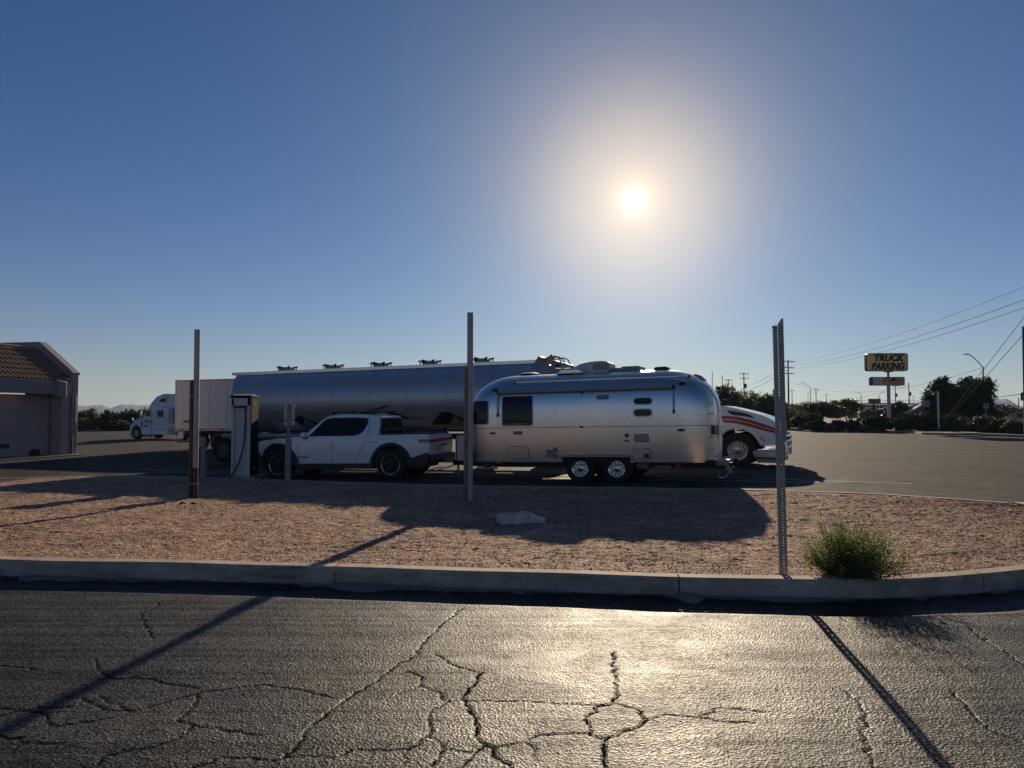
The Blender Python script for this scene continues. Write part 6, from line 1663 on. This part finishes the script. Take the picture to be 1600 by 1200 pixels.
def gable(name, label, u0, u1, vb, ve, vr, d, wallm, roofm, dep=6):
    a = at(u0, vb, d); b = at(u1, vb, d); w = b.x-a.x; T = thing(name, label, 'building', (a.x, d, a.z)); Z = lambda v: at(u0, v, d).z-a.z
    M().box((w/2, dep/2, Z(ve)/2), (w, dep, Z(ve))).build('wall', wallm, T)
    M().prism([(-.4, Z(ve)), (w/2, Z(vr)), (w+.4, Z(ve)), (w/2, Z(ve)-.05)], -.4, dep+.4).build('roof', roofm, T)
    M().box((w*.3, -.02, Z(ve)*.55), (w*.22, .06, Z(ve)*.4)).build('window', GLASS, T)
gable('pale_house', 'pale house with a low roof at the right edge behind the hedge', 1580, 1632, 658, 641.5, 635, 112, mat('house_wall', (.42, .36, .30), .8), mat('house_roof', (.20, .15, .12), .8))
gable('blue_shed', 'bluish grey shed behind the shrub with a slanting white roof edge', 1414, 1446, 655, 636, 633, 118, mat('shed_blue', (.06, .065, .10), .7), mat('shed_roof', (.12, .12, .14), .7))
M_ = at(1417, 645, 96); N_ = at(1442, 631, 96)
tag(M().bar(M_, N_, .8, .16).build('roof_edge', mat('roof_edge_pale', (.45, .43, .40), .6), None), 'pale slanting roof edge rising left of the big tree', 'canopy')
def car(u, v, d, label, paint):
    b = at(u, 661, d); T = thing('parked_car', label, 'car', (b.x, d, b.z), (0, 0, 0))
    top = at(u, v, d).z-b.z; k = top/1.5
    body = [(-2.2, .3), (-2.2, .8), (-1.9, .95), (-1.2, 1.0), (1.1, .98), (2.0, .85), (2.2, .6), (2.2, .3)]
    M().prism([(x*k, z*k) for x, z in body], 0, 1.75).build('body', paint, T, bevel=.06)
    M().prism([(x*k, z*k) for x, z in [(-1.5, .98), (-.95, 1.42), (-.3, 1.5), (.3, 1.42), (1.0, .98)]], .12, 1.63).build('cabin', paint, T, bevel=.06)
    M().prism([(x*k, z*k) for x, z in [(-1.25, 1.02), (-.85, 1.36), (-.3, 1.42), (.25, 1.35), (.75, 1.02)]], .10, .125).build('window', GLASS, T)
    for x in (-1.35, 1.35): wheel(T, x*k, .1, .33, .33, .2, .2, -1, GALV)
car(1521, 645.5, 84, 'pale parked car whose roof shows over the hedge at right', WHITEP)
def signal():
    d = 60; b = at(1600, 645, d); T = thing('traffic_signal', 'dark traffic signal head hanging at the extreme right edge', 'traffic signal', (b.x, d, 0)); Z = lambda v: at(1598, v, d).z
    M().box((0, 0, (Z(613)+Z(626))/2), (.36, .25, Z(613)-Z(626))).build('housing', BLACK, T, bevel=.04)
    for v in (615.5, 619.5, 623.5): M().cyl((0, -.12, Z(v)), (0, -.2, Z(v)), .12).build('lens_hood', DARKM, T)
    M().cyl((.5, 0, 0), (.5, 0, Z(611)), .08).build('pole', GREYP, T); M().bar((.5, 0, Z(613)), (0, 0, Z(613)), .07).build('bracket', GREYP, T)
signal()
# ---- mountains
MT = mat('mountain_rock', (.10, .09, .09), .95, var=.25, vs=.01)
def mountains(name, label, u0, u1, d, prof, seed, rough=1.0):
    us = [p[0] for p in prof]; vs_ = [p[1] for p in prof]; n = 150; k = 16; V = []; Fc = []
    for j in range(k+1):
        t = j/k
        for i in range(n+1):
            u = u0+(u1-u0)*i/n; a = at(u, 645, d)
            h = max(0, (645-np.interp(u, us, vs_))*d/F)*1.0
            nz = noise.noise((u*.11+seed, 3.1*t, seed))+.5*noise.noise((u*.31+seed, 6*t, seed))
            hh = (h*(1+.06*rough*nz*(1 if t > .1 else .5)))*math.sin(PI*min(1, t*.5+.0)+0)**1.0 if t < 1 else h
            V.append((a.x*(1+.10*t), d*(1+.10*t)+nz*6, -1+ (hh+1)*1.0+(0 if t > 0 else -2)))
    for j in range(k):
        for i in range(n): q = j*(n+1)+i; Fc.append((q, q+1, q+n+2, q+n+1))
    m = M(); m.add(V, Fc); return tag(m.build(name, MT, None, sm=False), label, kind='structure')
mountains('mountains', 'blue ridge of mountains beyond the trees at left', 60, 330, 4000, [(60, 634), (100, 631), (118, 630.5), (125, 632), (137, 633), (148, 631), (160, 631.5), (172, 637), (182, 633), (190, 630), (200, 631), (207, 630), (216, 632), (228, 631), (240, 634), (270, 638), (300, 641), (330, 645)], 1.3)
mountains('mountains', 'faint low hills under the wires right of the perforated post', 1180, 1320, 4000, [(1180, 642), (1225, 636), (1243, 628), (1262, 624), (1268, 626), (1278, 622.5), (1288, 626), (1300, 630), (1320, 640)], 5.7)
mountains('mountains', 'faint peak between the poles and the big tree', 1410, 1475, 4000, [(1410, 645), (1425, 632), (1437, 625), (1447, 627), (1460, 636), (1475, 645)], 8.2)
mountains('mountains', 'grey hills above the pale house', 1530, 1640, 3400, [(1530, 630), (1545, 623), (1556, 620.5), (1562, 621), (1572, 620), (1580, 624), (1592, 632), (1604, 634), (1640, 640)], 9.9)
# ---- thin dust in the air
HAZE = .00010
hm = bpy.data.materials.new('haze'); hm.use_nodes = True; t = hm.node_tree; t.nodes.remove(t.nodes['Principled BSDF'])
pv = t.nodes.new('ShaderNodeVolumePrincipled'); pv.inputs['Color'].default_value = (.50, .70, 1.0, 1); pv.inputs['Density'].default_value = HAZE; pv.inputs['Anisotropy'].default_value = .3
t.links.new(pv.outputs[0], t.nodes['Material Output'].inputs['Volume'])
if HAZE_ON:
    m = M(); m.box((0, 1800, 49), (10400, 7000, 102)); tag(m.build('haze', hm, None, sm=False), 'thin dusty air over the flat desert', kind='stuff')
